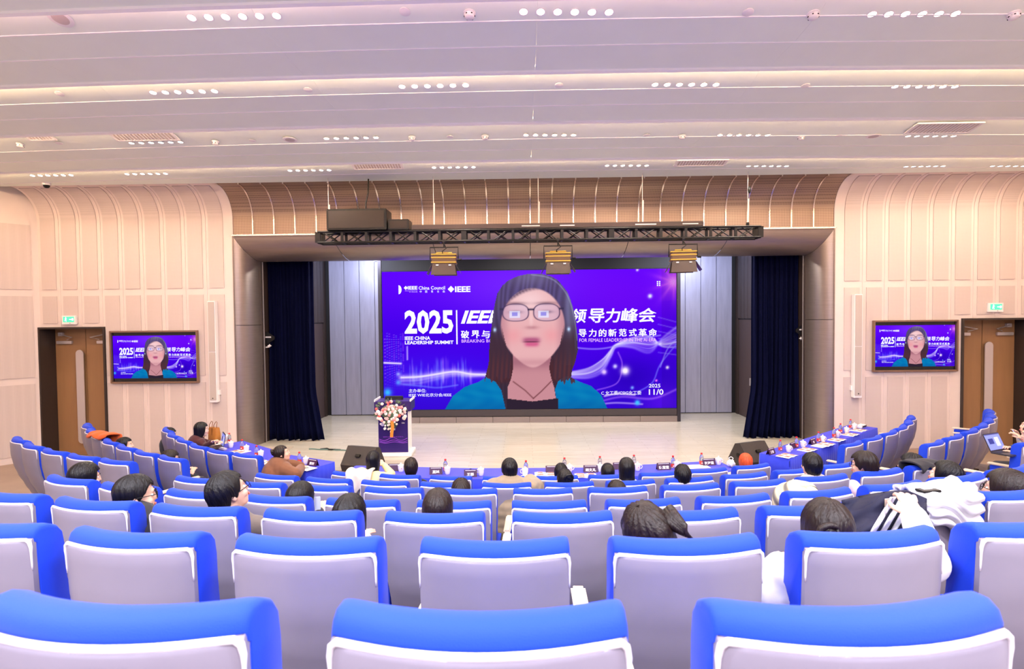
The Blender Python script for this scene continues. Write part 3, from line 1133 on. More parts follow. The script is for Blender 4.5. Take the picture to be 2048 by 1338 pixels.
def vent(px, py, w, dy, label):
    q, sl = ceil_pt(px, py)
    t = thing('ceiling_vent', label, 'vent', q, 0, None, rot=(sl, 0, 0))
    m = MB(); m.bbox((0, 0, -0.004), (w, dy, 0.014), 0.004); m.build('backing', mat('vent_grey', (196, 182, 172), 0.6), t)
    n = int(w / 0.05)
    for k in range(n):
        x = -w / 2 + (k + 0.5) * w / n
        m = MB(); m.box((x, 0, -0.013), (0.016, dy - 0.02, 0.006)); m.build('slat', M_WHITE, t)
    for s in (-1, 1):
        m = MB(); m.bbox((s * w / 2, 0, -0.008), (0.03, dy + .03, 0.02), 0.004); m.build('frame_bar', M_WHITE, t)
        m = MB(); m.bbox((0, s * dy / 2, -0.008), (w, 0.03, 0.02), 0.004); m.build('frame_bar', M_WHITE, t)
vent(284, 268, 0.95, 0.30, 'slatted vent grille above the left downlight strip in the third bay')
vent(1887, 255, 0.95, 0.30, 'slatted vent grille above the right downlight strip in the third bay')
vent(755, 331, 0.90, 0.22, 'grey vent grille left of centre in the last ceiling bay')
vent(1402, 325, 0.90, 0.22, 'grey vent grille right of centre in the last ceiling bay')
vent(75, 270, 0.40, 0.22, 'small vent flap at far left of the third bay')

# ---- wall column speakers
for sx, lab in ((-1, 'slim pale column loudspeaker on the wall left of the stage'), (1, 'slim pale column loudspeaker on the wall right of the stage')):
    t = thing('column_speaker', lab, 'loudspeaker', (sx * 6.72, YW - 0.016, 1.22))
    m = MB(); m.bbox((0, -0.07, 1.07), (0.16, 0.13, 2.14), 0.008); m.build('cabinet', M_WHITE, t)
    for z0, z1 in ((0.05, 1.06), (1.075, 2.12)):
        m = MB(); m.bbox((-sx * 0.004, -0.138, (z0 + z1) / 2), (0.135, 0.012, z1 - z0), 0.004); m.build('grille', M_GREYSP, t)
    m = MB(); m.cyl((0, -0.144, 0.09), (0, -0.15, 0.09), 0.012); m.build('status_light', M_BLACK, t)
    m = MB(); m.box((-sx * 0.09, -0.03, 0.2), (0.03, 0.06, 0.1)); m.build('wall_bracket', M_WHITE, t)
# ---- exit signs
for px, py, lab in ((142, 640, 'lit green exit sign above the left door'), (1987, 615, 'lit green exit sign above the right door')):
    p = onY(px, py, YW)
    t = thing('exit_sign', lab, 'exit sign', (p.x, YW - 0.016, p.z))
    m = MB(); m.bbox((0, -0.025, 0), (0.31, 0.05, 0.19), 0.006); m.build('housing', M_WHITE, t)
    m = MB(); m.bbox((0, -0.052, 0.012), (0.235, 0.006, 0.115), 0.002); m.build('lit_panel', mat('lit_green_panel', (70, 225, 165), emit=0.75), t)
    gl = mat('lit_white_pictogram', (232, 255, 244), emit=1.1)
    # running figure and arrow, as on such signs
    m = MB()
    m.ell((-0.055, -0.056, 0.052), (0.010, 0.002, 0.010), 8, 5)
    for a, b in (((-0.055, 0.038), (-0.062, 0.008)), ((-0.055, 0.036), (-0.036, 0.020)), ((-0.055, 0.036), (-0.076, 0.022)), ((-0.062, 0.008), (-0.044, -0.012)), ((-0.044, -0.012), (-0.05, -0.034)), ((-0.062, 0.008), (-0.082, -0.022))):
        m.cyl((a[0], -0.056, a[1]), (b[0], -0.056, b[1]), 0.005, n=6)
    m.build('running_figure', gl, t)
    m = MB(); m.box((0.05, -0.056, 0.012), (0.06, 0.003, 0.016)); m.prism([(0.075, -0.0575), (0.075, -0.0545), (0.105, -0.056)], -0.012, 0.036)
    m.build('arrow', gl, t)
    m = MB(); m.cyl((0.03, -0.05, -0.07), (0.03, -0.056, -0.07), 0.006); m.build('test_button', M_BLACK, t)
# ---- microphone antennas (paddles) on the jambs
for sx, px, py in ((-1, 537, 676), (1, 1604, 661)):
    p = onY(px, py, YW + 0.75)
    t = thing('antenna_paddle', 'black paddle antenna on a white bracket beside the %s curtain' % ('left' if sx < 0 else 'right'), 'antenna', p)
    m = MB()
    out = [(0.145, -0.0), (0.14, 0.03), (-0.02, 0.14), (-0.14, 0.13), (-0.14, -0.13), (-0.02, -0.14), (0.14, -0.03)]
    m.loft([[Vector((-sx * a, o, b)) for a, b in out] for o in (-0.014, 0.014)])
    m.build('blade', M_BLACK, t)
    m = MB(); m.box((0, -0.016, 0.02), (0.13, 0.003, 0.028)); m.build('lettering_strip', mat('pale_print', (210, 206, 206), 0.5), t)
    m = MB(); m.tube([(-sx * 0.02, 0, -0.14), (-sx * 0.02, 0, -0.20), (sx * 0.07, 0, -0.21), (sx * 0.19, 0, -0.20)], 0.014, 8)
    m.bbox((-sx * 0.02, 0, -0.175), (0.07, 0.05, 0.03), 0.006)
    m.bbox((sx * 0.18, 0, -0.2), (0.02, 0.07, 0.1), 0.004)
    m.build('bracket', M_WHITE, t, smooth=40)

# ---- lighting truss with hoists, lamps and boxes
TD = 11.15
def tp(px, py, d=TD): return atD(px, py, d)
TL, TR = tp(637, 466), tp(1512, 455)
BL, BR = tp(640, 487), tp(1508, 476)
ty = (TL.y + TR.y) / 2
ztop = (TL.z + TR.z) / 2; zbot = (BL.z + BR.z) / 2
tx0, tx1 = TL.x, TR.x
tcx = (tx0 + tx1) / 2
truss = thing('lighting_truss', 'long black box truss hanging on wires before the stage', 'truss', (tcx, ty, zbot))
L_ = tx1 - tx0; Hh = ztop - zbot; Dd = 0.26
for z in (0, Hh):
    for y in (-Dd / 2, Dd / 2):
        m = MB(); m.cyl((-L_ / 2, y, z), (L_ / 2, y, z), 0.022, n=8); m.build('chord', M_BLACK, truss, smooth=60)
nb = 18
for k in range(nb + 1):
    x = -L_ / 2 + L_ * k / nb
    m = MB()
    for y in (-Dd / 2, Dd / 2): m.box((x, y, Hh / 2), (0.05 if k % 6 else 0.10, 0.03, Hh))
    m.box((x, 0, Hh), (0.03, Dd, 0.025)); m.box((x, 0, 0), (0.03, Dd, 0.025))
    m.build('post', M_BLACK, truss)
    if k < nb:
        xa, xb = x, x + L_ / nb
        w_ = (xb - xa) * 0.30
        xc = (xa + xb) / 2
        for y in (-Dd / 2, Dd / 2):
            for za, zb_ in ((0.0, Hh), (Hh, 0.0)):
                m = MB(); m.cyl((xc - w_, y, za), (xc + w_, y, zb_), 0.012, n=6); m.build('cross_brace', M_BLACK, truss)
for k, px in enumerate((655, 867, 1077, 1284, 1492)):
    x = tp(px, 460).x - tcx
    m = MB(); m.cyl((x, 0, Hh), (x, 0, HC - zbot + .02), 0.006, n=6)
    m.build('hoist_wire', M_ALU, truss)
    m = MB(); m.cyl((x + .01, 0.0, Hh), (x + 0.02, 0.0, Hh + 0.55), 0.009, n=5); m.build('slack_chain', M_ALU, truss)
    m = MB(); m.bbox((x, 0, Hh + 0.05), (0.05, 0.05, 0.10), 0.008)
    if k == 4: m.ell((x + .03, 0, Hh + 0.72), (0.035, 0.035, 0.07), 8, 6)
    m.build('hook', M_BLACK, truss)
# boxes lying on the truss
def on_truss(name, label, cat, px0, px1, ph, mater, dep):
    a = tp(px0, 455); b = tp(px1, 455)
    t = thing(name, label, cat, ((a.x + b.x) / 2, ty, zbot + Hh + 0.022))
    m = MB(); m.bbox((0, 0, ph / 2), (b.x - a.x, dep, ph), 0.012); m.build('cabinet', mater, t)
    return t, b.x - a.x
t, w_ = on_truss('long_array_speaker', 'big dark array loudspeaker box on the truss left end', 'loudspeaker', 658, 777, 0.40, M_BLACK, 0.45)
m = MB(); m.bbox((0, -0.228, 0.20), (w_ - 0.08, 0.012, 0.33), 0.004); m.build('grille', mat('dark_brown_mesh', (44, 34, 30), 0.7), t)
m = MB(); m.tube([(0.12, 0, 0.40), (0.13, 0, 0.55), (0.17, 0.02, 0.75), (0.18, 0.02, 1.02)], 0.014, 6); m.build('hanging_cable', M_BLACK, t, smooth=60)
t, w_ = on_truss('amplifier_box', 'small dark box between the array speaker and the roll case', 'equipment box', 779, 820, 0.20, M_BLACK, 0.35)
m = MB(); m.bbox((0, -0.18, 0.1), (w_ - 0.06, 0.012, 0.14), 0.004); m.build('front_plate', mat('dark_brown_mesh', (44, 34, 30), 0.7), t)
t, w_ = on_truss('projection_screen_case', 'long slim dark roll case lying along the truss', 'roll case', 824, 1402, 0.10, mat('dark_umber_case', (58, 42, 40), 0.4), 0.20)
for x, w2 in ((0.2, 0.28), (-0.5, 0.35), (1.7, 0.4), (2.55, 0.3)):
    m = MB(); m.box((x, -0.102, 0.05), (w2, 0.004, 0.018)); m.build('pale_sticker', mat('pale_print', (210, 206, 206), 0.5), t)
# fresnel lamps with barn doors, hanging on clamps from the lower chord
M_YEL = mat('mustard_yellow_lamp_body', (196, 160, 64), 0.45, 0.3)
def fresnel(px, tilt, label):
    x = tp(px, 480).x
    t = thing('stage_lamp', label, 'stage lamp', (x, ty - Dd / 2, zbot))
    m = MB(); m.cyl((0, 0, 0.03), (0, 0, -0.12), 0.014, n=8); m.bbox((0, 0, 0), (0.05, 0.06, 0.06), 0.008); m.build('clamp', M_BLACK, t)
    m = MB(); m.tube([(-0.27, 0, -0.36), (-0.27, 0, -0.12), (0.27, 0, -0.12), (0.27, 0, -0.36)], 0.012, 6); m.build('yoke', M_BLACK, t)
    R = Matrix.Rotation(tilt, 3, 'Z')
    m = MB(); m.bbox((0, 0.02, -0.36), (0.46, 0.34, 0.17), 0.02, R); m.build('housing', mat('umber_lamp_body', (96, 72, 50), 0.45, 0.3), t)
    for z in (-0.27, -0.33, -0.42):
        m = MB(); m.bbox((0, 0.02, z), (0.485, 0.36, 0.022), 0.008, R); m.build('cooling_fin', M_YEL, t)
    m = MB()
    m.tube([R @ Vector(p) for p in ((-0.15, 0.0, -0.27), (-0.15, 0.0, -0.225), (0.15, 0.0, -0.225), (0.15, 0, -0.27))], 0.012, 6); m.build('handle', M_YEL, t, smooth=60)
    m = MB(); m.tube([(-0.02, -0.02, -0.27), (-0.03, -0.04, -0.2), (0.05, -0.02, -0.14), (0.0, 0, -0.05)], 0.010, 6); m.build('power_cable', M_BLACK, t, smooth=60)
    for pts in ([(-0.21, -0.15, -0.45), (0.21, -0.15, -0.45), (0.24, -0.20, -0.66), (-0.24, -0.20, -0.66)],
                [(-0.21, 0.19, -0.45), (0.21, 0.19, -0.45), (0.23, 0.36, -0.64), (-0.23, 0.36, -0.64)],
                [(-0.22, -0.14, -0.45), (-0.22, 0.18, -0.45), (-0.32, 0.2, -0.64), (-0.32, -0.16, -0.64)],
                [(0.22, -0.14, -0.45), (0.22, 0.18, -0.45), (0.33, 0.2, -0.62), (0.33, -0.16, -0.62)]):
        A, B, C2, D2 = [R @ Vector(p) for p in pts]
        nrm = (B - A).cross(D2 - A).normalized()
        m = MB(); m.shell(lambda u, v: (A.lerp(B, u).lerp(D2.lerp(C2, u), v), nrm), 1, 1, 0.006)
        m.build('barn_door', mat('dark_umber_case', (58, 42, 40), 0.4), t)
    for s in (-1, 1):
        m = MB(); m.box(R @ Vector((s * 0.12, -0.17, -0.475)), (0.05, 0.014, 0.02)); m.build('hinge', M_ALU, t)
    m = MB(); m.cyl((0.27, 0, -0.36), (0.34, 0, -0.36), 0.02, n=8); m.build('tilt_knob', M_BLACK, t)
fresnel(889, 0.06, 'yellow stage lamp with barn doors, leftmost under the truss')
fresnel(1115, -0.04, 'yellow stage lamp with barn doors, middle one under the truss')
fresnel(1361, -0.16, 'yellow stage lamp with barn doors, rightmost under the truss')

# ---- stage curtains
def curtain(sx, label):
    t = thing('stage_curtain', label, 'curtain', (sx * 5.5, 12.98, STZ))
    m = MB()
    x0, x1 = sx * (-0.56), sx * 0.52   # inner, outer edge offsets
    def fn(u, v):
        z = 4.5 * (1 - v)
        flare = 0.10 * max(0, v - 0.75) / 0.25
        n_ = 9.5
        ph = u * n_ * 2 * PI + 0.7 * math.sin(u * 9 + 2 * v) + 0.5 * math.sin(v * 5 + u * 20)
        x = (x0 - sx * flare * 2.2) * (1 - u) + x1 * u
        y = 0.055 * math.sin(ph) * (0.6 + 0.5 * v) + 0.02 * math.sin(2.3 * ph + 1) - flare * 0.9 * (1 - 0.5 * u)
        return Vector((x + 0.012 * math.cos(ph), y, z + 0.01 + 0.012 * math.sin(ph * .5) * (v > .97))), Vector((0, 1, 0))
    m.shell(fn, 150, 22, 0.006)
    m.build('drape', M_CURTAIN, t, smooth=180)
    m = MB(); m.cyl((sx * -0.6, 0, 4.5), (sx * 0.55, 0, 4.5), 0.03, n=8); m.build('rail', M_BLACK, t)
curtain(-1, 'dark navy velvet curtain hanging at the left of the stage')
curtain(1, 'dark navy velvet curtain hanging at the right of the stage')
# ================================================================ THE SCREENS (flat pictures on flat screens)
SWP, SHP = 588.0, 277.0       # the picture is laid out on a 588 x 277 field, origin top left
def sstep(a, b, x):
    t = np.clip((x - a) / (b - a), 0, 1)
    return t * t * (3 - 2 * t)
def lin(c):
    return np.where(c <= 0.04045, c / 12.92, ((c + 0.055) / 1.055) ** 2.4)
def over(base, col, a):
    return base * (1 - a[..., None]) + np.array(col) / 255.0 * a[..., None]
def seg_d(X, Y, pts):
    d = np.full(X.shape, 1e9); tt = np.zeros(X.shape)
    n = len(pts) - 1
    for k in range(n):
        ax, ay = pts[k]; bx, by = pts[k + 1]
        L2 = (bx - ax) ** 2 + (by - ay) ** 2 + 1e-9
        t = np.clip(((X - ax) * (bx - ax) + (Y - ay) * (by - ay)) / L2, 0, 1)
        q = np.hypot(X - ax - t * (bx - ax), Y - ay - t * (by - ay))
        m_ = q < d
        d = np.where(m_, q, d); tt = np.where(m_, (k + t) / n, tt)
    return d, tt
def spline(pts, n=24):
    P = [Vector((p[0], p[1], 0)) for p in pts]
    out = []
    for k in range(len(P) - 1):
        p0 = P[max(k - 1, 0)]; p1 = P[k]; p2 = P[k + 1]; p3 = P[min(k + 2, len(P) - 1)]
        for i in range(n // max(1, len(P) - 1) + 1):
            t = i / (n // max(1, len(P) - 1) + 1)
            q = 0.5 * ((2 * p1) + (p2 - p0) * t + (2 * p0 - 5 * p1 + 4 * p2 - p3) * t * t + (3 * p1 - p0 - 3 * p2 + p3) * t ** 3)
            out.append((q.x, q.y))
    out.append(tuple(P[-1][:2]))
    return out
def backdrop(X, Y):
    u, v = X / SWP, Y / SHP
    b = np.zeros(X.shape + (3,))
    top = np.array([92, 4, 246]); mid = np.array([66, 0, 226]); bot = np.array([52, 6, 206])
    a = sstep(0, .5, v)[..., None]; c = sstep(.5, 1, v)[..., None]
    b = (top * (1 - a) + mid * a) * (1 - c) + bot * c
    b = b / 255.0
    b = over(b, (140, 70, 250), 0.45 * np.exp(-((X - 270) / 150) ** 2 - ((Y - 30) / 70) ** 2))
    b = over(b, (120, 10, 235), 0.5 * np.exp(-((X - 480) / 120) ** 2 - ((Y - 60) / 70) ** 2))
    b = over(b, (60, 40, 255), 0.5 * np.exp(-((X - 110) / 120) ** 2 - ((Y - 215) / 40) ** 2))
    b = over(b, (36, 0, 170), 0.6 * np.exp(-((X - 500) / 60) ** 2 - ((Y - 215) / 40) ** 2))
    b = over(b, (96, 20, 235), 0.6 * np.exp(-((X - 560) / 40) ** 2 - ((Y - 262) / 30) ** 2))
    rs = np.random.RandomState(3)
    # upright light bars of the skyline, left
    for k in range(46):
        x = 50 + rs.rand() * 130; y0 = 165 + rs.rand() * 35; y1 = 222 + rs.rand() * 22
        wd = 0.8 + rs.rand() * 1.6
        al = (0.15 + 0.4 * rs.rand()) * np.exp(-((X - x) / wd) ** 2) * sstep(y0, y0 + 14, Y) * (1 - sstep(y1 - 16, y1, Y))
        b = over(b, (130, 150, 255) if k % 3 else (190, 150, 255), al)
    for k in range(9):          # lit windows, far left
        x = 4 + k * 4.6
        col = 0.5 + 0.5 * np.sin(Y * (0.9 + .13 * k) + k)
        y0 = 118 + 14 * rs.rand(); y1 = 250
        b = over(b, (120, 150, 255) if k % 2 else (200, 130, 255), 0.5 * np.exp(-((X - x) / 1.5) ** 2) * sstep(.55, .8, col) * sstep(y0, y0 + 5, Y) * (1 - sstep(y1 - 60, y1, Y)))
    for x, y, r, c in ((8, 242, 8, (60, 190, 255)), (30, 222, 5, (90, 150, 255)), (30, 205, 4, (150, 160, 255))):
        b = over(b, c, np.clip(np.exp(-((X - x) / r) ** 2 - ((Y - y) / r) ** 2), 0, 1))
    # glowing wave, left and behind the speaker
    for off, wd, al in ((0, 1.7, 1.0), (0, 6, .55), (7, 2.2, .35), (13, 3, .25)):
        d, _ = seg_d(X, Y, spline([(36, 212 + off), (70, 211 + off), (100, 207 + off * .8), (143, 201 + off * .6), (176, 206 + off * .4), (212, 208), (300, 214)]))
        b = over(b, (238, 226, 255), al * np.exp(-(d / wd) ** 2))
    d, _ = seg_d(X, Y, [(2, 182), (36, 184)]); b = over(b, (240, 230, 255), np.exp(-(d / 1.8) ** 2))
    d, _ = seg_d(X, Y, spline([(40, 226), (80, 230), (110, 233), (150, 228)])); b = over(b, (120, 140, 255), .6 * np.exp(-(d / 1.6) ** 2))
    d, _ = seg_d(X, Y, [(49, 150), (49, 176)]); b = over(b, (220, 210, 255), .8 * np.exp(-(d / 1.4) ** 2))
    # braided ribbon of light, right
    for k in range(9):
        o = k - 4
        pts = spline([(372, 209 + o * 1.2), (412, 206 + o * 2.4), (440, 192 + o * 3.0), (457, 168 + o * 1.6), (468, 152 + o * .6), (500, 146 + o * 2.4), (535, 150 + o * 4), (560, 146 - o * 2), (590, 135 - o * 5)], 40)
        d, t = seg_d(X, Y, pts)
        al = (0.75 if k % 2 == 0 else 0.45) * np.exp(-(d / (1.5 + .4 * (k % 3))) ** 2) * (0.55 + 0.45 * np.sin(t * 6 + k) ** 2)
        b = over(b, (236, 236, 255) if k < 6 else (170, 150, 255), al)
    for pts, c, al, wd in ((spline([(350, 150), (420, 158), (466, 153), (520, 138), (556, 132)], 30), (170, 160, 255), .7, 1.5),
                           (spline([(430, 240), (470, 226), (480, 190), (472, 165)], 30), (190, 120, 255), .6, 1.3),
                           (spline([(510, 245), (540, 226), (556, 190), (588, 150)], 30), (120, 120, 255), .7, 1.4),
                           (spline([(556, 195), (570, 160), (588, 140)], 20), (170, 170, 255), .6, 1.3),
                           (spline([(440, 262), (480, 254), (540, 258), (588, 240)], 24), (180, 120, 255), .55, 2.2),
                           (spline([(445, 252), (470, 248), (505, 250)], 20), (240, 220, 255), .8, 2.0),
                           (spline([(440, 268), (470, 266), (520, 269)], 20), (210, 190, 255), .7, 1.6)):
        d, _ = seg_d(X, Y, pts); b = over(b, c, al * np.exp(-(d / wd) ** 2))
    for k in range(6):
        d, _ = seg_d(X, Y, [(552, 96 + k * 14), (588, 106 + k * 13)]); b = over(b, (150, 130, 255), .5 * np.exp(-(d / 1.0) ** 2))
    for x, y, r, c in ((486, 202, 8, (250, 235, 255)), (444, 204, 5, (220, 190, 255)), (466, 193, 4, (200, 190, 255)), (536, 54, 4, (220, 225, 255)),
                       (510, 266, 5, (70, 190, 255)), (500, 236, 3, (120, 160, 255)), (548, 222, 2, (255, 120, 255)), (570, 196, 3, (240, 230, 255)), (511, 2, 2.5, (220, 200, 255)),
                       (583, 26, 13, (255, 190, 255)), (583, 26, 5, (255, 250, 255))):
        b = over(b, c, np.clip(1.2 * np.exp(-((X - x) / r) ** 2 - ((Y - y) / r) ** 2), 0, 1))
    ang = np.arctan2(Y - 26, X - 583); rad = np.hypot(X - 583, Y - 26)
    b = over(b, (226, 110, 245), np.clip(.75 * np.exp(-(rad / 34) ** 2) * (0.35 + .65 * np.abs(np.sin(ang * 5)) ** 6), 0, 1))
    b = over(b, (190, 60, 230), np.clip(.5 * sstep(540, 588, X) * (1 - sstep(20, 80, Y)) * (Y < 34 + (588 - X) * .1 + 28), 0, 1))
    # right margin where the picture is pasted on a wider one
    b = np.where((X > 558)[..., None], b * 0.93, b)
    return b
def speaker_alpha(X, Y):
    """outline of the person shown on the screen: hair, head, shoulders"""
    # half-widths around a centre line as a function of height
    ys = [8, 12, 20, 30, 45, 60, 80, 100, 130, 160, 185, 200, 214, 222, 232, 250, 277]
    xl = [290, 272, 254, 242, 232, 228, 224, 221, 217, 214, 213, 209, 205, 192, 164, 140, 124]
    xr = [322, 338, 352, 361, 372, 378, 384, 388, 391, 392, 386, 380, 378, 392, 418, 438, 450]
    L = np.interp(Y, ys, xl); R = np.interp(Y, ys, xr)
    return (Y > 7.5) & (X > L) & (X < R)
def speaker_pic(X, Y):
    hair = np.array([92, 78, 128]) / 255.0
    b = np.ones(X.shape + (3,)) * hair
    b = over(b, (62, 46, 62), sstep(40, 200, Y))
    st = 0.5 + .5 * np.sin((X - 302) * .55 + 6 * np.sin(Y * .02) + 2 * np.sin(X * .13))
    b = over(b, (44, 30, 48), .35 * st)
    b = over(b, (78, 40, 46), .8 * sstep(150, 200, Y) * (1 - sstep(215, 232, Y)))
    b = over(b, (136, 126, 164), .5 * (1 - sstep(10, 45, Y)) * np.exp(-((X - 300) / 45) ** 2))
    b = over(b, (150, 160, 190), .35 * np.exp(-((X - 375) / 9) ** 2) * (Y < 190))
    # jacket, teal
    jac = sstep(216, 222, Y + .12 * np.abs(X - 300) * 0)
    sh = ((Y > 212) & ((X < np.interp(Y, [212, 222, 240, 277], [206, 226, 238, 246])) | (X > np.interp(Y, [205, 222, 240, 277], [378, 352, 345, 352]))))
    tex = 0.5 + .5 * np.sin(X * .11 + 3 * np.sin(Y * .09)) * np.sin(Y * .13 + X * .04)
    b = over(b, (4, 112, 178), sh * 1.0)
    b = over(b, (20, 150, 190), sh * .35 * tex)
    b = over(b, (12, 80, 150), sh * sstep(250, 277, Y) * .4)
    # neck and chest
    nk = (Y > 165) & (X > np.interp(Y, [165, 195, 215, 235, 277], [262, 262, 258, 250, 250])) & (X < np.interp(Y, [165, 195, 215, 235, 277], [340, 334, 338, 344, 350]))
    b = over(b, (196, 136, 146), nk * 1.0)
    b = over(b, (150, 92, 110), nk * np.exp(-((Y - 182) / 14.0) ** 2) * .7)
    top = (Y > 262 - 6 * np.abs(X - 300) / 50) & (X > 248) & (X < 352)
    b = over(b, (46, 34, 50), top * 1.0)
    # face
    fx, fy = 302, 112
    rx = np.where(Y < fy, 64, np.interp(Y, [112, 145, 170, 188, 200], [64, 62, 55, 45, 36]))
    q = ((X - fx) / rx) ** 2 + ((Y - fy) / np.where(Y < fy, 76, 82)) ** 2
    fa = 1 - sstep(.93, 1.05, q)
    b = over(b, (226, 172, 176), fa)
    b = over(b, (240, 200, 204), fa * np.exp(-((X - 296) / 40) ** 2 - ((Y - 60) / 24) ** 2))
    b = over(b, (236, 140, 150), fa * .45 * (np.exp(-((X - 262) / 18) ** 2 - ((Y - 130) / 16) ** 2) + np.exp(-((X - 340) / 18) ** 2 - ((Y - 130) / 16) ** 2)))
    b = over(b, (170, 110, 128), fa * .55 * sstep(40, 64, np.abs(X - fx)))
    # fringe swept over the forehead
    fr = sstep(-4, 9, (38 + np.where(X < 318, .0062 * (X - 318) ** 2, .0120 * (X - 318) ** 2)) - Y)
    b = over(b, (84, 66, 96), fa * fr * .95)
    b = over(b, (52, 36, 56), fa * fr * .5 * (0.5 + .5 * np.sin((X - 318) * .8 + Y * .5 * np.sign(X - 318))))
    # eyes behind spectacles, brows
    for ex in (268, 330):
        b = over(b, (96, 66, 84), .6 * np.exp(-((X - ex) / 20) ** 2 - ((Y - 66) / 3.2) ** 2))
        b = over(b, (76, 50, 74), .8 * np.exp(-((X - ex) / 12) ** 2 - ((Y - 83) / 3.0) ** 2))
        qx = np.abs((X - ex) / 26.0) ** 2.6 + np.abs((Y - 84) / 17.0) ** 2.6
        b = over(b, (200, 176, 214), .35 * (qx < 1))
        b = over(b, (70, 50, 84), np.exp(-((qx - 1) / .12) ** 2) * .9)
        b = over(b, (226, 226, 255), ((np.abs(X - ex - (-2 if ex < 300 else -6)) < 11) & (np.abs(Y - 88) < 7)) * .75)
        b = over(b, (120, 110, 220), ((np.abs(X - ex - (-2 if ex < 300 else -6)) < 6) & (np.abs(Y - 87) < 4)) * .7)
    b = over(b, (44, 36, 66), np.exp(-((Y - 78) / 1.8) ** 2) * ((X > 292) & (X < 306)))
    b = over(b, (60, 50, 80), np.exp(-((Y - 77) / 2.0) ** 2) * (((X > 236) & (X < 244)) | ((X > 354) & (X < 364))))
    # nose and mouth
    b = over(b, (172, 110, 122), .7 * np.exp(-((X - 300) / 12) ** 2 - ((Y - 114) / 3.5) ** 2))
    b = over(b, (244, 206, 208), .5 * np.exp(-((X - 299) / 4) ** 2 - ((Y - 98) / 14) ** 2))
    b = over(b, (176, 92, 128), np.clip(1.2 * np.exp(-((X - 299) / 17) ** 4 - ((Y - 139) / 5.2) ** 2), 0, 1))
    b = over(b, (208, 96, 138), np.clip(1.2 * np.exp(-((X - 300) / 14) ** 4 - ((Y - 147) / 5.0) ** 2), 0, 1))
    b = over(b, (90, 44, 66), .9 * np.exp(-((X - 299) / 15) ** 4 - ((Y - 142.5) / 1.3) ** 2))
    b = over(b, (186, 124, 138), fa * .5 * np.exp(-((Y - 184) / 8.0) ** 2))
    # hair falling in front of the shoulders
    hl = ((X < np.interp(Y, [100, 140, 180, 214, 226], [238, 246, 258, 256, 240])) | (X > np.interp(Y, [100, 150, 180, 214, 226], [366, 356, 344, 342, 352]))) & (Y > 100) & (Y < 220 + 4 * np.sin(X * .35) + 3 * np.sin(X * .9) + .03 * (X - 300))
    hl = hl & (X > 204) & (X < 386)
    hs_ = hl * sstep(100, 150, Y)
    b = over(b, (66, 44, 58), hs_ * .9)
    b = over(b, (100, 52, 56), hs_ * .6 * (0.5 + .5 * np.sin(X * .7 + Y * .05)) * sstep(150, 200, Y))
    # necklace, earring
    for pts in ([(262, 222), (286, 240), (302, 256)], [(338, 222), (318, 242), (302, 256)]):
        d, _ = seg_d(X, Y, pts); b = over(b, (110, 60, 66), np.exp(-(d / 1.2) ** 2) * .9)
    for x, y in ((374, 118), (226, 118)):
        b = over(b, (190, 220, 255), np.exp(-((X - x) / 3) ** 2 - ((Y - y) / 4) ** 2))
    d, _ = seg_d(X, Y, spline([(300, 9), (330, 14), (352, 26), (372, 52), (384, 90), (391, 140)], 30))
    b = over(b, (170, 176, 214), .5 * np.exp(-(d / 1.2) ** 2))
    return b
def paint_grid(name, x0, x1, y0, y1, step, fn, material, mask=None, tone=1.0):
    nx = int((x1 - x0) / step); ny = int((y1 - y0) / step)
    xs = np.linspace(x0, x1, nx + 1); ys = np.linspace(y0, y1, ny + 1)
    X, Y = np.meshgrid(xs, ys)
    C = lin(np.clip(fn(X, Y), 0, 1)) * tone
    idx = np.arange((nx + 1) * (ny + 1)).reshape(ny + 1, nx + 1)
    q = np.stack([idx[1:, :-1], idx[1:, 1:], idx[:-1, 1:], idx[:-1, :-1]], -1).reshape(-1, 4)
    vx, vy = X.reshape(-1).copy(), Y.reshape(-1).copy()
    C = C.reshape(-1, 3)
    if mask is not None:
        cx = (X[1:, 1:] + X[:-1, :-1]) / 2; cy = (Y[1:, 1:] + Y[:-1, :-1]) / 2
        q = q[mask(cx, cy).reshape(-1)]
        used = np.unique(q)
        re = np.zeros(len(vx), int); re[used] = np.arange(len(used))
        q = re[q]; vx = vx[used]; vy = vy[used]; C = C[used]
    me = bpy.data.meshes.new(name)
    me.vertices.add(len(vx)); me.loops.add(len(q) * 4); me.polygons.add(len(q))
    co = np.stack([vx / SWP - .5, .5 - vy / SHP, np.zeros(len(vx))], -1)
    me.vertices.foreach_set('co', co.reshape(-1))
    me.loops.foreach_set('vertex_index', q.reshape(-1))
    me.polygons.foreach_set('loop_start', np.arange(len(q)) * 4)
    me.update(calc_edges=True)
    at = me.color_attributes.new('picture', 'FLOAT_COLOR', 'POINT')
    at.data.foreach_set('color', np.concatenate([C, np.ones((len(C), 1))], 1).reshape(-1))
    me.materials.append(material)
    me.validate()
    return me
M_LED = screen_mat('lit_led_screen', 1.0)
M_TVS = screen_mat('lit_tv_screen', 1.0)
M_STXT = mat('lit_white_lettering', (250, 246, 255), emit=1.0)
M_STXTP = mat('lit_pink_lettering', (250, 190, 250), emit=1.0)
for m_ in (M_STXT, M_STXTP): m_.node_tree.nodes['Principled BSDF'].inputs['Base Color'].default_value = (0, 0, 0, 1)
BG = paint_grid('backdrop_picture', 0, SWP, 0, SHP, 1.5, backdrop, M_LED)
PR = paint_grid('speaker_picture', 110, 460, 5, SHP, 1.25, speaker_pic, M_LED, speaker_alpha)
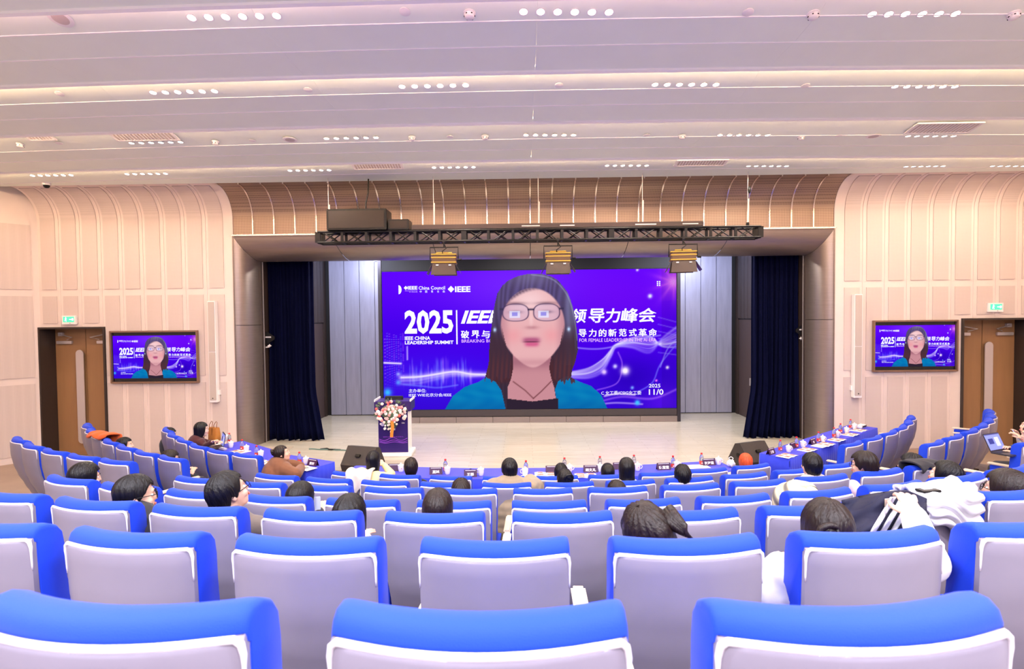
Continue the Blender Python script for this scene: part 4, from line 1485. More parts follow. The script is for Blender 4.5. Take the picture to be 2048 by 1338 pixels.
# lettering: text, x0, x1, y0(top), y1(bottom), bold, shear, pink
SIGN = [('IEEE', 52, 71.5, 29, 36, .03, 0, 0), ('China Council', 74, 127, 29.5, 36.5, .012, 0, 0), ('中', 76, 80, 38, 42.5, .02, 0, 0), ('国', 87, 91, 38, 42.5, .02, 0, 0), ('联', 99, 103, 38, 42.5, .02, 0, 0), ('合', 111, 115, 38, 42.5, .02, 0, 0), ('会', 122, 127, 38, 42.5, .02, 0, 0),
        ('Advancing Technology', 46, 71.5, 37.5, 39.5, .0, 0, 1), ('for Humanity', 55, 71.5, 40, 42, .0, 0, 1),
        ('IEEE', 147, 178, 30.5, 42, .035, 0, 0), ('2025', 44.5, 142.7, 77, 125, .035, 0, 0), ('IEEE CHINA', 44.5, 96, 129.5, 137, .03, 0, 0), ('LEADERSHIP SUMMIT', 44.5, 142.7, 138.5, 145.5, .03, 0, 0),
        ('IEEE', 158, 241, 79, 105, .035, .28, 0), ('破', 158, 174, 119, 134.5, .02, 0, 0), ('界', 179, 195, 119, 134.5, .02, 0, 0), ('与', 199.5, 215.5, 119, 134.5, .02, 0, 0), ('立', 221, 236, 119, 134.5, .02, 0, 0),
        ('BREAKING BOUNDARIES', 159, 268, 136.6, 143, .0, 0, 1), ('主办单位:', 51, 86, 235, 242.5, .015, 0, 0), ('IEEE WIE北京分会/IEEE', 51, 137, 244, 251, .015, 0, 0),
        ('领', 380, 410, 78, 105.5, .03, .14, 0), ('师', 358, 379, 78, 105.5, .03, .14, 0), ('导', 414, 445, 78, 105.5, .03, .14, 0), ('力', 446, 477, 78, 105.5, .03, .14, 0), ('峰', 478, 512, 78, 105.5, .03, .14, 0), ('会', 514, 548, 78, 105.5, .03, .14, 0),
        ('领', 374, 387, 118.5, 133.5, .02, 0, 0), ('导', 394, 409, 118.5, 133.5, .02, 0, 0), ('力', 414, 429, 118.5, 133.5, .02, 0, 0), ('的', 434, 449, 118.5, 133.5, .02, 0, 0), ('新', 453, 469, 118.5, 133.5, .02, 0, 0), ('范', 474, 489, 118.5, 133.5, .02, 0, 0), ('式', 494, 509, 118.5, 133.5, .02, 0, 0), ('革', 513, 529, 118.5, 133.5, .02, 0, 0), ('命', 533, 549, 118.5, 133.5, .02, 0, 0),
        ('PARADIGM FOR FEMALE LEADERSHIP IN THE AI ERA', 350, 548, 137, 143.8, .0, 0, 1), ('C 女工委/CSIG女工委', 438, 518, 242, 250, .012, 0, 0), ('2025', 533, 556, 228.5, 236, .012, 0, 0), ('11/0', 533, 562, 239, 250.5, .015, 0, 0)]
SIGN_ME = []
for s_, x0, x1, y0, y1, bo, shr, pk in SIGN:
    if any(ord(c) > 0x2000 for c in s_): bo = min(bo, 0.006)
    me = text_mesh(s_, (x1 - x0) / SWP, (y1 - y0) / SHP, M_STXTP if pk else M_STXT, bo, shr)
    if y1 - y0 > 12 and any(ord(c) > 0x2000 for c in s_):     # heavier strokes: the glyph laid over itself a hair apart
        bm = bmesh.new(); bm.from_mesh(me)
        e_ = (y1 - y0) * .022
        for dx, dy, dz in ((e_, 0, 1), (-e_, 0, 2), (0, e_ * .7, 3), (0, -e_ * .7, 4)):
            g = bmesh.ops.duplicate(bm, geom=bm.verts[:len(me.vertices)] + bm.edges[:len(me.edges)] + bm.faces[:len(me.polygons)])
            bmesh.ops.translate(bm, verts=[q for q in g['geom'] if isinstance(q, bmesh.types.BMVert)], vec=(dx / SWP, dy / SHP, dz * .0002))
            bm.verts.ensure_lookup_table(); bm.edges.ensure_lookup_table(); bm.faces.ensure_lookup_table()
        bm.to_mesh(me); bm.free()
    SIGN_ME.append((me, x0 / SWP - .5, .5 - y1 / SHP))
m = MB()
def q4(m, x0, y0, x1, y1, k=0):
    m.add([(x0 / SWP - .5, .5 - y1 / SHP, 0), (x1 / SWP - .5, .5 - y1 / SHP, 0), (x1 / SWP - .5, .5 - y0 / SHP, 0), (x0 / SWP - .5, .5 - y0 / SHP, 0)], [(0, 1, 2, 3)])
q4(m, 148.3, 78, 151, 146)
for cx, cy, r in ((48, 32.5, 4), (139, 36, 6.6)):
    m.add([((cx - r) / SWP - .5, .5 - cy / SHP, 0), (cx / SWP - .5, .5 - (cy + r) / SHP, 0), ((cx + r) / SWP - .5, .5 - cy / SHP, 0), (cx / SWP - .5, .5 - (cy - r) / SHP, 0)], [(0, 1, 2, 3)])
hc = [(33.5 / SWP - .5, .5 - 27 / SHP, 0)]
for i in range(9):
    a = -PI / 2 + PI * i / 8
    hc.append(((33.5 + 6 * math.cos(a)) / SWP - .5, .5 - (36 + 9 * math.sin(a)) / SHP, 0))
m.add(hc, [tuple(range(len(hc)))])
for i in range(2):
    for j in range(3):
        q4(m, 549.5 + i * 4.2, 24.5 + j * 3.6, 552 + i * 4.2, 27 + j * 3.6)
MARKS_ME = m.mesh('emblem_marks', M_STXT)

def screen_content(parent, z0, w, h):
    """picture, lettering, then the speaker in front of the lettering, all in the plane of the screen"""
    R = (PI / 2, 0, 0)
    link('backdrop_picture', BG, parent, (0, z0, 0), R, (w, h, 1))
    for me, x, y in SIGN_ME:
        link('lettering', me, parent, (x * w, z0 - 0.003, y * h), R, (w, h, 1))
    link('emblem_marks', MARKS_ME, parent, (0, z0 - 0.003, 0), R, (w, h, 1))
    link('speaker_picture', PR, parent, (0, z0 - 0.006, 0), R, (w, h, 1))

YS = 15.0
A = onY(764.5, 543.2, YS); B = onY(1352, 537.5, YS); C_ = onY(767, 821, YS); D_ = onY(1353.5, 814.5, YS)
lw = ((B.x - A.x) + (D_.x - C_.x)) / 2; lh = ((A.z - C_.z) + (B.z - D_.z)) / 2
lx = (A.x + B.x + C_.x + D_.x) / 4; lz = (A.z + B.z + C_.z + D_.z) / 4
led = thing('led_wall', 'large purple screen wall showing a speaker in glasses at back of stage', 'screen', (lx, YS, lz))
screen_content(led, -0.002, lw, lh)
m = MB(); m.box((0, 0.10, 0), (lw + 0.02, 0.18, lh + 0.02)); m.build('screen_body', M_BLACK, led)
zb = STZ - lz
m = MB()
for s in (-1, 1): m.bbox((s * (lw / 2 + 0.055), 0.16, (zb + lh / 2 + 0.30) / 2), (0.09, 0.40, lh / 2 + 0.30 - zb), 0.006)
m.build('side_casing', mat('dark_steel_casing', (60, 56, 62), 0.35, 0.6), led)
m = MB(); m.bbox((0, 0.05, lh / 2 + 0.155), (lw + 0.02, 0.12, 0.29), 0.006); m.build('top_casing', mat('blue_black_casing', (16, 14, 24), 0.6), led)
m = MB(); m.bbox((0, 0.05, -lh / 2 - 0.10), (lw + 0.02, 0.12, 0.18), 0.006); m.build('lower_casing', mat('charcoal_casing', (58, 50, 52), 0.5), led)
zt = -lh / 2 - 0.20
for k in range(8):
    m = MB(); wv = (lw + 0.02) / 8; m.bbox((-(lw + .02) / 2 + wv * (k + .5), 0.02, (zt + zb) / 2), (wv - 0.006, 0.14, zt - zb), 0.004); m.build('plinth_panel', M_STEEL, led)
for k in range(8):
    m = MB(); wv = (lw + 0.5) / 8; m.bbox((-(lw + .5) / 2 + wv * (k + .5), 0.25, lh / 2 + 0.34), (wv - 0.006, 0.20, 0.10), 0.004); m.build('top_beam', M_STEELB, led)
for sx, lab in ((-1, 'wall screen in a bronze frame beside the left door'), (1, 'wall screen in a bronze frame beside the right door')):
    if sx < 0: a, b = onY(223, 662, YW), onY(401, 765, YW)
    else: a, b = onY(1743, 641, YW), onY(1911, 742, YW)
    w_, h_ = b.x - a.x, a.z - b.z
    t = thing('wall_screen', lab, 'screen', ((a.x + b.x) / 2, YW - 0.016, (a.z + b.z) / 2))
    fr = 0.035
    m = MB()
    for s in (-1, 1):
        m.bbox((s * (w_ / 2 - fr / 2), -0.035, 0), (fr, 0.07, h_), 0.006)
        m.bbox((0, -0.035, s * (h_ / 2 - fr / 2)), (w_ - 2 * fr, 0.07, fr), 0.006)
    m.build('frame', mat('bronze_frame', (150, 120, 100), 0.35, 0.6), t)
    m = MB(); m.box((0, -0.010, 0), (w_ - 2 * fr, 0.02, h_ - 2 * fr)); m.build('screen_body', mat('glossy_black_glass', (14, 10, 14), 0.12, coat=0.3), t)
    screen_content(t, -0.024, w_ - 2 * fr - 0.03, h_ - 2 * fr - 0.14)
# ================================================================ CLOTHED TABLES AND WHAT STANDS ON THEM
TZ = 0.75
def table(c, rz, L, D, label, group):
    t = thing('clothed_table', label, 'table', (c[0], c[1], 0), rz, group)
    m = MB(); m.bbox((0, 0, TZ - 0.006), (L, D, 0.012), 0.005); m.build('cloth_top', M_CLOTHTOP, t)
    m = MB(); m.bbox((0, 0, TZ - 0.03), (L - 0.02, D - 0.02, 0.03), 0.004); m.build('table_board', mat('brown_table_board', (120, 92, 70), 0.5), t)
    per = 2 * (L + D)
    n = int(per / 0.022)
    m = MB()
    def perim(s):
        s = s % per
        if s < L: return (-L / 2 + s, -D / 2, 0, -1)
        s -= L
        if s < D: return (L / 2, -D / 2 + s, 1, 0)
        s -= D
        if s < L: return (L / 2 - s, D / 2, 0, 1)
        s -= L
        return (-L / 2, D / 2 - s, -1, 0)
    def fn(u, v):
        s = u * per
        x, y, nx, ny = perim(s)
        o = 0.004 + (0.016 * (0.5 + .5 * math.sin(s * 2 * PI / 0.085 + 0.6 * math.sin(s * 5))) + 0.012) * (v * .8 + .2) * (v > 0.01)
        return Vector((x + nx * o, y + ny * o, (TZ - 0.004) * (1 - v) + 0.004)), Vector((nx, ny, 0))
    m.shell(fn, n, 4, 0.003)
    m.build('skirt', M_CLOTH, t, smooth=180)
    for sx in (-1, 1):
        for sy in (-1, 1):
            m = MB(); m.cyl((sx * (L / 2 - 0.08), sy * (D / 2 - 0.08), 0), (sx * (L / 2 - 0.08), sy * (D / 2 - 0.08), TZ - 0.03), 0.014, n=8)
            m.build('leg', M_BLACK, t)
    return t
GT = 'blue clothed tables before the stage'
def tab_line(p0, p1, D, side, label):
    """table whose near edge runs p0->p1 (world)"""
    p0 = Vector((p0.x, p0.y, 0)); p1 = Vector((p1.x, p1.y, 0))
    d = p1 - p0
    a = math.atan2(d.y, d.x)
    n = Vector((-math.sin(a), math.cos(a), 0))
    c = (p0 + p1) / 2 + n * (D / 2)
    return table((c.x, c.y), a, d.length - 0.03, D, label, GT)
tab_line(CW(-2.45, 8.02), CW(-0.66, 7.79), 0.56, 0, 'blue clothed table before the stage below the podium')
tab_line(CW(-0.66, 7.79), CW(1.16, 7.76), 0.56, 0, 'blue clothed table at the middle of the front row')
tab_line(CW(1.16, 7.76), CW(3.20, 8.10), 0.56, 0, 'blue clothed table left of the stage monitor on the right')
tab_line(CW(-5.34, 9.96), CW(-4.06, 8.86), 0.62, 0, 'blue clothed table holding the laptop and brown handbag')
tab_line(CW(-4.04, 8.86), CW(-3.02, 8.30), 0.58, 0, 'blue clothed table where the woman in brown leans')
P1 = CW(4.22, 8.72); P3 = CW(7.05, 11.05); P2 = (P1 + P3) / 2
tab_line(P1, P2, 0.48, 0, 'nearer blue clothed table of the right-hand pair')
tab_line(P2, P3, 0.48, 0, 'farther blue clothed table of the right-hand pair')

def bottle_parts():
    M = {}
    m = MB(); m.lathe([(0.0001, 0.0), (0.028, 0.0), (0.031, 0.006), (0.031, 0.045), (0.029, 0.055), (0.031, 0.065), (0.031, 0.112), (0.024, 0.135), (0.013, 0.152), (0.012, 0.160)], n=14)
    M['bottle_body'] = m.mesh('bottle_body', M_PET, 60)
    m = MB(); m.lathe([(0.0318, 0.018), (0.0322, 0.02), (0.0322, 0.062), (0.0318, 0.064)], n=14)
    M['bottle_label'] = m.mesh('bottle_label', M_REDLAB, 60)
    m = MB(); m.lathe([(0.0145, 0.160), (0.0155, 0.162), (0.0155, 0.178), (0.013, 0.181), (0.0001, 0.181)], n=14)
    M['bottle_cap'] = m.mesh('bottle_cap', M_RED, 60)
    m = MB(); m.box((0, -0.0325, 0.036), (0.02, 0.002, 0.014))
    M['label_mark'] = m.mesh('label_mark', M_WHITE)
    return M
BP = bottle_parts()
def cup_parts():
    M = {}
    m = MB(); m.lathe([(0.0001, 0.0), (0.030, 0.0), (0.033, 0.005), (0.042, 0.05), (0.044, 0.088), (0.041, 0.088), (0.038, 0.05), (0.030, 0.01), (0.0001, 0.008)], n=18)
    M['cup_body'] = m.mesh('cup_body', M_PORC, 60)
    m = MB(); m.lathe([(0.046, 0.088), (0.047, 0.092), (0.038, 0.102), (0.014, 0.108), (0.007, 0.112), (0.010, 0.121), (0.007, 0.128), (0.0001, 0.129)], n=18)
    M['cup_lid'] = m.mesh('cup_lid', M_PORC, 60)
    m = MB(); m.tube([(0.041, 0, 0.072), (0.062, 0, 0.076), (0.070, 0, 0.055), (0.060, 0, 0.032), (0.038, 0, 0.026)], 0.006, 6)
    M['cup_handle'] = m.mesh('cup_handle', M_PORC, 60)
    m = MB(); m.box((0, -0.0425, 0.052), (0.014, 0.002, 0.018))
    M['cup_emblem'] = m.mesh('cup_emblem', mat('faint_rose_emblem', (214, 150, 156), 0.5))
    return M
CP = cup_parts()
def bottle(px, py, label, z=TZ):
    p = onZ(px, py, z)
    t = thing('water_bottle', label, 'bottle', p, 0, 'small water bottles on the blue tables')
    for k, me in BP.items(): link(k, me, t)
def cup(px, py, label, rz=0.0):
    p = onZ(px, py, TZ)
    t = thing('lidded_cup', label, 'cup', p, rz, 'white lidded cups on the blue tables')
    for k, me in CP.items(): link(k, me, t)
def name_card(px, py, rz, text, label, w=0.20, h=0.095):
    p = onZ(px, py, TZ)
    t = thing('name_card', label, 'name card', p, rz, 'dark name cards on the blue tables')
    m = MB()
    m.loft([[Vector((x, -0.035, 0)), Vector((x, -0.031, 0)), Vector((x, 0.003, h)), Vector((x, 0.0, h + 0.003))] for x in (-w / 2, w / 2)])
    m.build('front_face', M_PLATE, t)
    m = MB()
    m.loft([[Vector((x, 0.035, 0)), Vector((x, 0.031, 0)), Vector((x, -0.003, h)), Vector((x, 0.0, h + 0.003))] for x in (-w / 2, w / 2)])
    m.build('rear_face', M_PLATE, t)
    a = math.atan2(0.035, h)
    if text:
        tw = min(w * 0.8, 0.048 * len(text))
        me = text_mesh(text, tw, 0.044, M_TEXT, 0.02)
        link('lettering', me, t, (-tw / 2, -0.0305, h * 0.17), (PI / 2 - a, 0, 0))
    m = MB(); m.box((0, -0.006, h * 0.90), (w * 0.8, 0.003, 0.006)); m.build('heading_line', M_TEXT, t)
def papers(px, py, rz, label, w=0.30, d=0.21, printed=True):
    p = onZ(px, py, TZ)
    t = thing('open_booklet' if printed else 'paper_sheet', label, 'booklet' if printed else 'paper', p, rz, 'papers on the blue tables')
    m = MB()
    def fn(u, v):
        x = (u - .5) * w
        return Vector((x, (v - .5) * d, 0.001 + 0.008 * math.sin(abs(u - .5) * 2 * PI) * (1 if printed else 0.1))), Vector((0, 0, 1))
    m.shell(fn, 10, 1, 0.003); m.build('sheet', M_PAPER, t, smooth=60)
    if printed:
        rs = random.Random(px)
        for k in range(4):
            x0 = -w / 2 + 0.02 + (k % 2) * w / 2; y0 = -d / 2 + 0.02 + (k // 2) * d / 2
            m = MB(); m.box((x0 + w * 0.19, y0 + d * .2, 0.0135), (w * 0.38 * rs.uniform(.6, 1), d * 0.36, 0.001))
            m.build('printed_picture', M_PRINT, t)
rowb = [(891, 943, 'red-capped bottle behind the cup below the podium'), (1052, 946, 'red-capped bottle right of the man in the beige coat'),
        (1129, 940, 'red-capped bottle behind the two heads at the middle table'), (1200, 937, 'red-capped bottle behind the cup beside the white-on-blue name card'),
        (1268, 934, 'red-capped bottle behind the long straight-haired woman'), (1346, 936, 'red-capped bottle next to the second card from the front right end'),
        (1403, 930, 'red-capped bottle near the right end of the front table')]
for px, py, lab in rowb: bottle(px, py, lab)
for px, py, lab in [(459, 886, 'red-capped bottle behind the laptop cup at far left table'), (484.5, 900, 'red-capped bottle in the middle of the laptop table'),
                    (513.5, 913, 'red-capped bottle at the near end of the laptop table'), (599, 927, 'red-capped bottle on the table of the woman in brown'),
                    (1560.6, 902, 'red-capped bottle nearest on the right-hand tables'), (1593, 895, 'red-capped bottle second from the near end, right-hand tables'),
                    (1637, 884, 'red-capped bottle third from the near end, right-hand tables'), (1668, 875, 'red-capped bottle fourth from the near end, right-hand tables'),
                    (1681, 866, 'red-capped bottle fifth from the near end, right-hand tables'), (1701, 857, 'red-capped bottle at the far end of the right-hand tables')]:
    bottle(px, py, lab)
for px, py, rz, lab in [(802, 943, 0.4, 'white lidded cup behind the woman in yellow'), (895, 948, 2.4, 'white lidded cup beside the leftmost front name card'),
                        (962, 951, 2.6, 'white lidded cup right of the second front name card'), (1050, 951, 2.8, 'white lidded cup right of the man in the beige coat'),
                        (1139, 944, 0.3, 'white lidded cup behind the woman with the bun at the middle'), (1200, 943, 2.5, 'white lidded cup right of the middle front name card'),
                        (1275, 941, 0.1, 'white lidded cup right of the long straight-haired woman'), (1354, 937, 0.2, 'white lidded cup next to a front bottle and dark-haired head'),
                        (1437, 929, 0.1, 'white lidded cup at the right end of the front table'),
                        (452, 881, 0.3, 'white lidded cup half hidden behind the laptop screen'), (462, 895, 2.5, 'white cup without bottle right of the laptop'), (493, 903.5, 2.6, 'white lidded cup in the middle of the laptop table'),
                        (522, 914, 2.6, 'white lidded cup at the near end of the laptop table'), (612, 928, 2.2, 'white cup on the table of the woman in brown'),
                        (1577.5, 904, 0.2, 'white lidded cup nearest on the right-hand tables'), (1606, 894.5, 0.2, 'white lidded cup second from the near end, right-hand tables'),
                        (1645.5, 884, 0.2, 'white lidded cup third from the near end, right-hand tables'), (1675, 874, 0.2, 'white lidded cup fourth from the near end, right-hand tables'),
                        (1693, 866, 0.2, 'white lidded cup fifth from the near end, right-hand tables'), (1709, 858, 0.2, 'white lidded cup at the far end of the right-hand tables')]:
    cup(px, py, lab, rz)
for px, py, rz, tx, lab in [(789, 941, 0.06, '', 'dark name card mostly hidden behind the woman in yellow'), (872, 948, 0.06, '莫瑶', 'dark name card leftmost in full view at the front table'),
                            (941, 953, 0.03, '王鹃', 'dark name card second in full view, left of a cup'), (1104, 945, 0.0, '', 'dark blue card half hidden by the woman with the bun'),
                            (1181, 944, -0.02, '胡文凡', 'dark blue card with three white characters at the middle'), (1238, 938, 0.1, '', 'dark card hidden behind the long straight-haired woman'), (1327, 939, 0.12, '陈莹莹', 'dark name card second from the right end of front table'),
                            (1417, 930, 0.16, '张海霞', 'dark name card nearest the right end of front table'), (626, 931, -0.45, '黄昕', 'dark name card on the table of the woman in brown'),
                            (1541.6, 908, 0.66, '王珊', 'dark name card nearest on the right-hand tables'), (1586, 896, 0.66, '', 'dark name card turned away between two bottles, right-hand tables'),
                            (1625, 888, 0.66, '李', 'dark name card middle of the right-hand tables')]:
    name_card(px, py, rz + YAW, tx, lab, 0.18 if len(tx) != 3 else 0.20)
for px, py, rz, lab in [(481, 903, -0.6, 'white-edged booklet in the middle of the laptop table'), (493, 915, -0.6, 'open booklet at the near end of the laptop table'),
                        (524, 925, -0.5, 'open booklet where the two left tables meet'), (594, 934, -0.5, 'open booklet under the arm of the woman in brown'),
                        (1574, 912, 0.66, 'open booklet nearest on the right-hand tables'), (1615, 900, 0.66, 'open booklet second from the near end, right-hand tables'),
                        (1652, 889, 0.66, 'open booklet third from the near end, right-hand tables'), (1674, 880, 0.66, 'open booklet fourth from the near end, right-hand tables'),
                        (1701, 869.5, 0.66, 'open booklet fifth from the near end, right-hand tables'), (1718, 861, 0.66, 'open booklet at the far end of the right-hand tables'),
                        (1172, 952, 0.0, 'open booklet beside the middle front name card'), (1091, 949, 0.0, 'small booklet left of the half hidden blue card')]:
    papers(px, py, rz + YAW, lab)
for px, py, rz, w_, lab in [(430, 886, -0.6, .4, 'white paper sheet under the elbow by the laptop'), (610, 937, -0.5, .3, 'white paper sheet before the left name card'),
                            (1383, 934, 0.12, .5, 'white paper sheet between the two right front cards'), (1064, 955, 0.0, .3, 'white paper sheet beside the beige-coated man\'s elbow'), (1641, 891.5, 0.66, .3, 'white paper sheet beside the third right-hand booklet')]:
    papers(px, py, rz + YAW, lab, w_, 0.2, False)
# pen, tissue packs
p = onZ(608, 938, TZ)
t = thing('black_pen', 'black pen lying on the table of the woman in brown', 'pen', p, 0.5); m = MB(); m.tube([(-0.07, 0, 0.012), (0.06, 0, 0.012), (0.07, 0, 0.012)], [0.005, 0.005, 0.001], 8); m.build('barrel', M_BLACK, t); m = MB(); m.box((-0.04, 0, 0.018), (0.04, 0.004, 0.003)); m.build('clip', M_ALU, t)
p = onZ(1722, 855.5, TZ)
t = thing('tissue_pack', 'black and white tissue pack at the far end of right-hand tables', 'tissue pack', p, 0.7); m = MB(); m.bbox((0, 0, 0.03), (0.24, 0.12, 0.06), 0.015); m.build('pack', M_WHITE, t, smooth=40); m = MB(); m.box((0, -0.061, 0.035), (0.2, 0.002, 0.03)); m.build('dark_print', M_BLACK, t); m = MB(); m.ell((0, 0, 0.06), (0.05, 0.02, 0.02), 10, 6); m.build('tissue', M_PAPER, t, smooth=180)
p = onZ(1462, 934, TZ)
t = thing('plastic_bag', 'crumpled clear white bag at the front table\'s right end', 'bag', p, 0)
m = MB()
m.grid(lambda u, v: Vector((0.0, 0, 0.055)) + Vector((math.sin(v * PI) * math.cos(u * 2 * PI), math.sin(v * PI) * math.sin(u * 2 * PI), -math.cos(v * PI))) * (0.052 + 0.014 * math.sin(u * 25 + v * 9) * math.sin(v * PI)), 20, 12)
m.build('bag_film', M_WHITE, t, smooth=60)
m = MB(); m.tube([(-0.02, 0, 0.1), (-0.03, 0, 0.135), (0.0, 0, 0.15), (0.03, 0, 0.13), (0.02, 0, 0.1)], 0.006, 5); m.build('bag_handle', M_WHITE, t)
# laptop on the left table
def laptop(name, label, loc, rz, w, d, lidmat_, scr, openang=1.85):
    t = thing(name, label, 'laptop', loc, rz)
    m = MB(); m.bbox((0, 0, 0.010), (w, d, 0.018), 0.006); m.build('base', mat('graphite_laptop', (70, 66, 72), 0.4, 0.4), t)
    k = MB()
    for i in range(11):
        for j in range(4):
            k.box((-w * .42 + i * w * .084, d * 0.06 + j * d * .09 - 0.0, 0.020), (w * .07, d * .07, 0.002))
    ko = k.build('keyboard', M_BLACK, t); ko['kind'] = 'stuff'
    m = MB(); m.box((0, -d * .3, 0.0195), (w * .35, d * .25, 0.001)); m.build('trackpad', mat('graphite_light', (110, 106, 112), 0.4), t)
    lid = thing('lid', None, None); lid.parent = t
    lid.location = (0, d / 2 - 0.004, 0.018); lid.rotation_euler = (openang - PI, 0, 0)
    R = Matrix.Rotation(PI - openang, 3, 'X')
    bpy.data.objects.remove(lid)
    Rm = Matrix.Rotation(-(openang - PI / 2), 3, 'X')
    o = Vector((0, d / 2 - 0.004, 0.018))
    m = MB(); m.bbox(o + Rm @ Vector((0, 0, d / 2)), (w, 0.008, d), 0.003, Rm); m.build('lid', mat('graphite_laptop', (70, 66, 72), 0.4, 0.4), t)
    m = MB(); m.box(o + Rm @ Vector((0, -0.005, d / 2)), (w - 0.02, 0.002, d - 0.03), Rm); sc = m.build('screen', mat('lit_laptop_screen', (116, 128, 200), emit=0.7), t)
    for (cx, cz, ww, hh, c) in ((-w * .2, d * .55, w * .3, d * .3, (40, 48, 120)), (w * .18, d * .5, w * .25, d * .5, (176, 186, 232)), (0, d * .93, w * .9, d * .06, (60, 64, 120))):
        m = MB(); m.box(o + Rm @ Vector((cx, -0.0065, cz)), (ww, 0.001, hh), Rm); m.build('screen_window', mat('lit_window_%d' % c[0], c, emit=0.7), t)
    return t
pl = onZ(430, 896, TZ)
laptop('laptop', 'open graphite laptop on the left table before the woman in maroon', pl, -0.95, 0.33, 0.23, None, None, 1.75)
# tan tote handbag
ph = onZ(429, 880, TZ)
t = thing('handbag', 'tan leather tote bag with two handles on the left table', 'handbag', ph, -0.35)
M_TAN = mat('tan_leather', (168, 108, 44), 0.45, var=0.1, vscale=6)
m = MB()
secs = []
for z, sx, sy in ((0.0, .115, .055), (0.01, .12, .06), (0.12, .118, .055), (0.22, .108, .042), (0.235, .106, .038)):
    secs.append([Vector((sx * math.copysign(abs(math.cos(a)) ** .5, math.cos(a)), sy * math.copysign(abs(math.sin(a)) ** .5, math.sin(a)), z)) for a in [2 * PI * i / 24 for i in range(24)]])
m.loft(secs); m.build('bag_body', M_TAN, t, smooth=50)
for x in (-0.055, 0.055):
    m = MB(); m.tube([(x - 0.035, -.03, 0.2), (x - 0.035, -.025, 0.28), (x - 0.02, 0, 0.33), (x, 0, 0.345), (x + 0.02, 0, 0.33), (x + 0.035, -.025, 0.28), (x + 0.035, -.03, 0.2)], 0.006, 6); m.build('bag_handle', mat('dark_tan_leather', (120, 70, 26), 0.45), t, smooth=60)
m = MB(); m.box((0, -0.052, 0.13), (0.012, 0.008, 0.2)); m.build('centre_strap', mat('dark_tan_leather', (120, 70, 26), 0.45), t)
m = MB(); m.tube([(-0.11, 0, .2), (-0.17, -.02, .2), (-.2, -.04, .12), (-.2, -0.05, .02)], 0.005, 6); m.build('shoulder_strap', mat('dark_tan_leather', (120, 70, 26), 0.45), t, smooth=60)
# phone / small things by the laptop
p = onZ(446, 900, TZ)
t = thing('clear_glasses_case', 'small clear case lying before the laptop', 'case', p, -0.5); m = MB(); m.bbox((0, 0, 0.02), (0.17, 0.07, 0.04), 0.015); m.build('case_body', mat('smoky_clear_case', (190, 180, 200), 0.2), t, smooth=40)
m = MB(); m.box((0, 0, 0.0405), (0.10, 0.03, 0.003)); m.build('case_label', M_PAPER, t)

# ================================================================ ON THE STAGE
# podium with flowers
pp = onZ(791, 907, STZ)
pod = thing('podium', 'dark purple podium with white plinth at the stage left', 'podium', (pp.x, pp.y, STZ), 0.03)
M_PUR = mat('deep_purple_print', (38, 14, 96), 0.4)
PWD = 0.60
m = MB(); m.bbox((0, 0, 0.035), (0.74, 0.56, 0.07), 0.008); m.build('plinth', M_WHITE, pod)
m = MB(); m.bbox((0, 0.02, 0.49), (PWD, 0.42, 0.84), 0.006); m.build('body', M_WHITE, pod)
m = MB(); m.box((0, -0.195, 0.49), (PWD - 0.01, 0.012, 0.84)); fp = m.build('front_print', M_PUR, pod)
m = MB(); m.bbox((0, 0.02, 1.00), (PWD + 0.13, 0.52, 0.20), 0.008); m.build('top_box', mat('plum_purple_print', (48, 26, 92), 0.4), pod)
m = MB()
for s in (-1, 1): m.bbox((s * (PWD / 2 + 0.055), 0.02, 1.115), (0.02, 0.52, 0.05), 0.004)
m.build('top_edge', M_WHITE, pod)
m = MB(); m.bbox((-0.02, 0.05, 1.13), (0.36, 0.10, 0.08), 0.01); m.build('monitor_hood', M_DARK, pod)
lm = mat('violet_print_line', (150, 70, 220), 0.5)
for off, am in ((0.34, .03), (0.30, .02), (0.27, .012)):
    m = MB()
    pts = [Vector((-PWD / 2 + .02 + (PWD - .04) * i / 24, -0.2025, off + am * math.sin(i * .42 + off * 9))) for i in range(25)]
    m.tube(pts, 0.004, 4); m.build('printed_wave', lm, pod)
link('lettering', text_mesh('IEEE', 0.10, 0.035, M_TEXT, .02), pod, (-0.055, -0.203, 0.52), (PI / 2, 0, 0))
me_ = MB(); me_.add([(-0.025, 0, 0), (0, 0, -0.025), (0.025, 0, 0), (0, 0, 0.025)], [(0, 1, 2, 3)]); me_.build('emblem', M_TEXT, pod, loc=(-0.10, -0.203, 0.54))
m = MB(); m.cyl((-0.21, -0.2015, 0.64), (-0.21, -0.2045, 0.64), 0.04, n=20); m.build('round_seal', mat('lilac_seal', (190, 180, 226), 0.5), pod)
link('lettering', text_mesh('CSIG', 0.06, 0.022, M_TEXT, .02), pod, (0.17, -0.203, 0.65), (PI / 2, 0, 0))
link('lettering', text_mesh('破界与重塑 女性领导力', 0.40, 0.018, lm, 0), pod, (-0.2, -0.203, 0.375), (PI / 2, 0, 0))
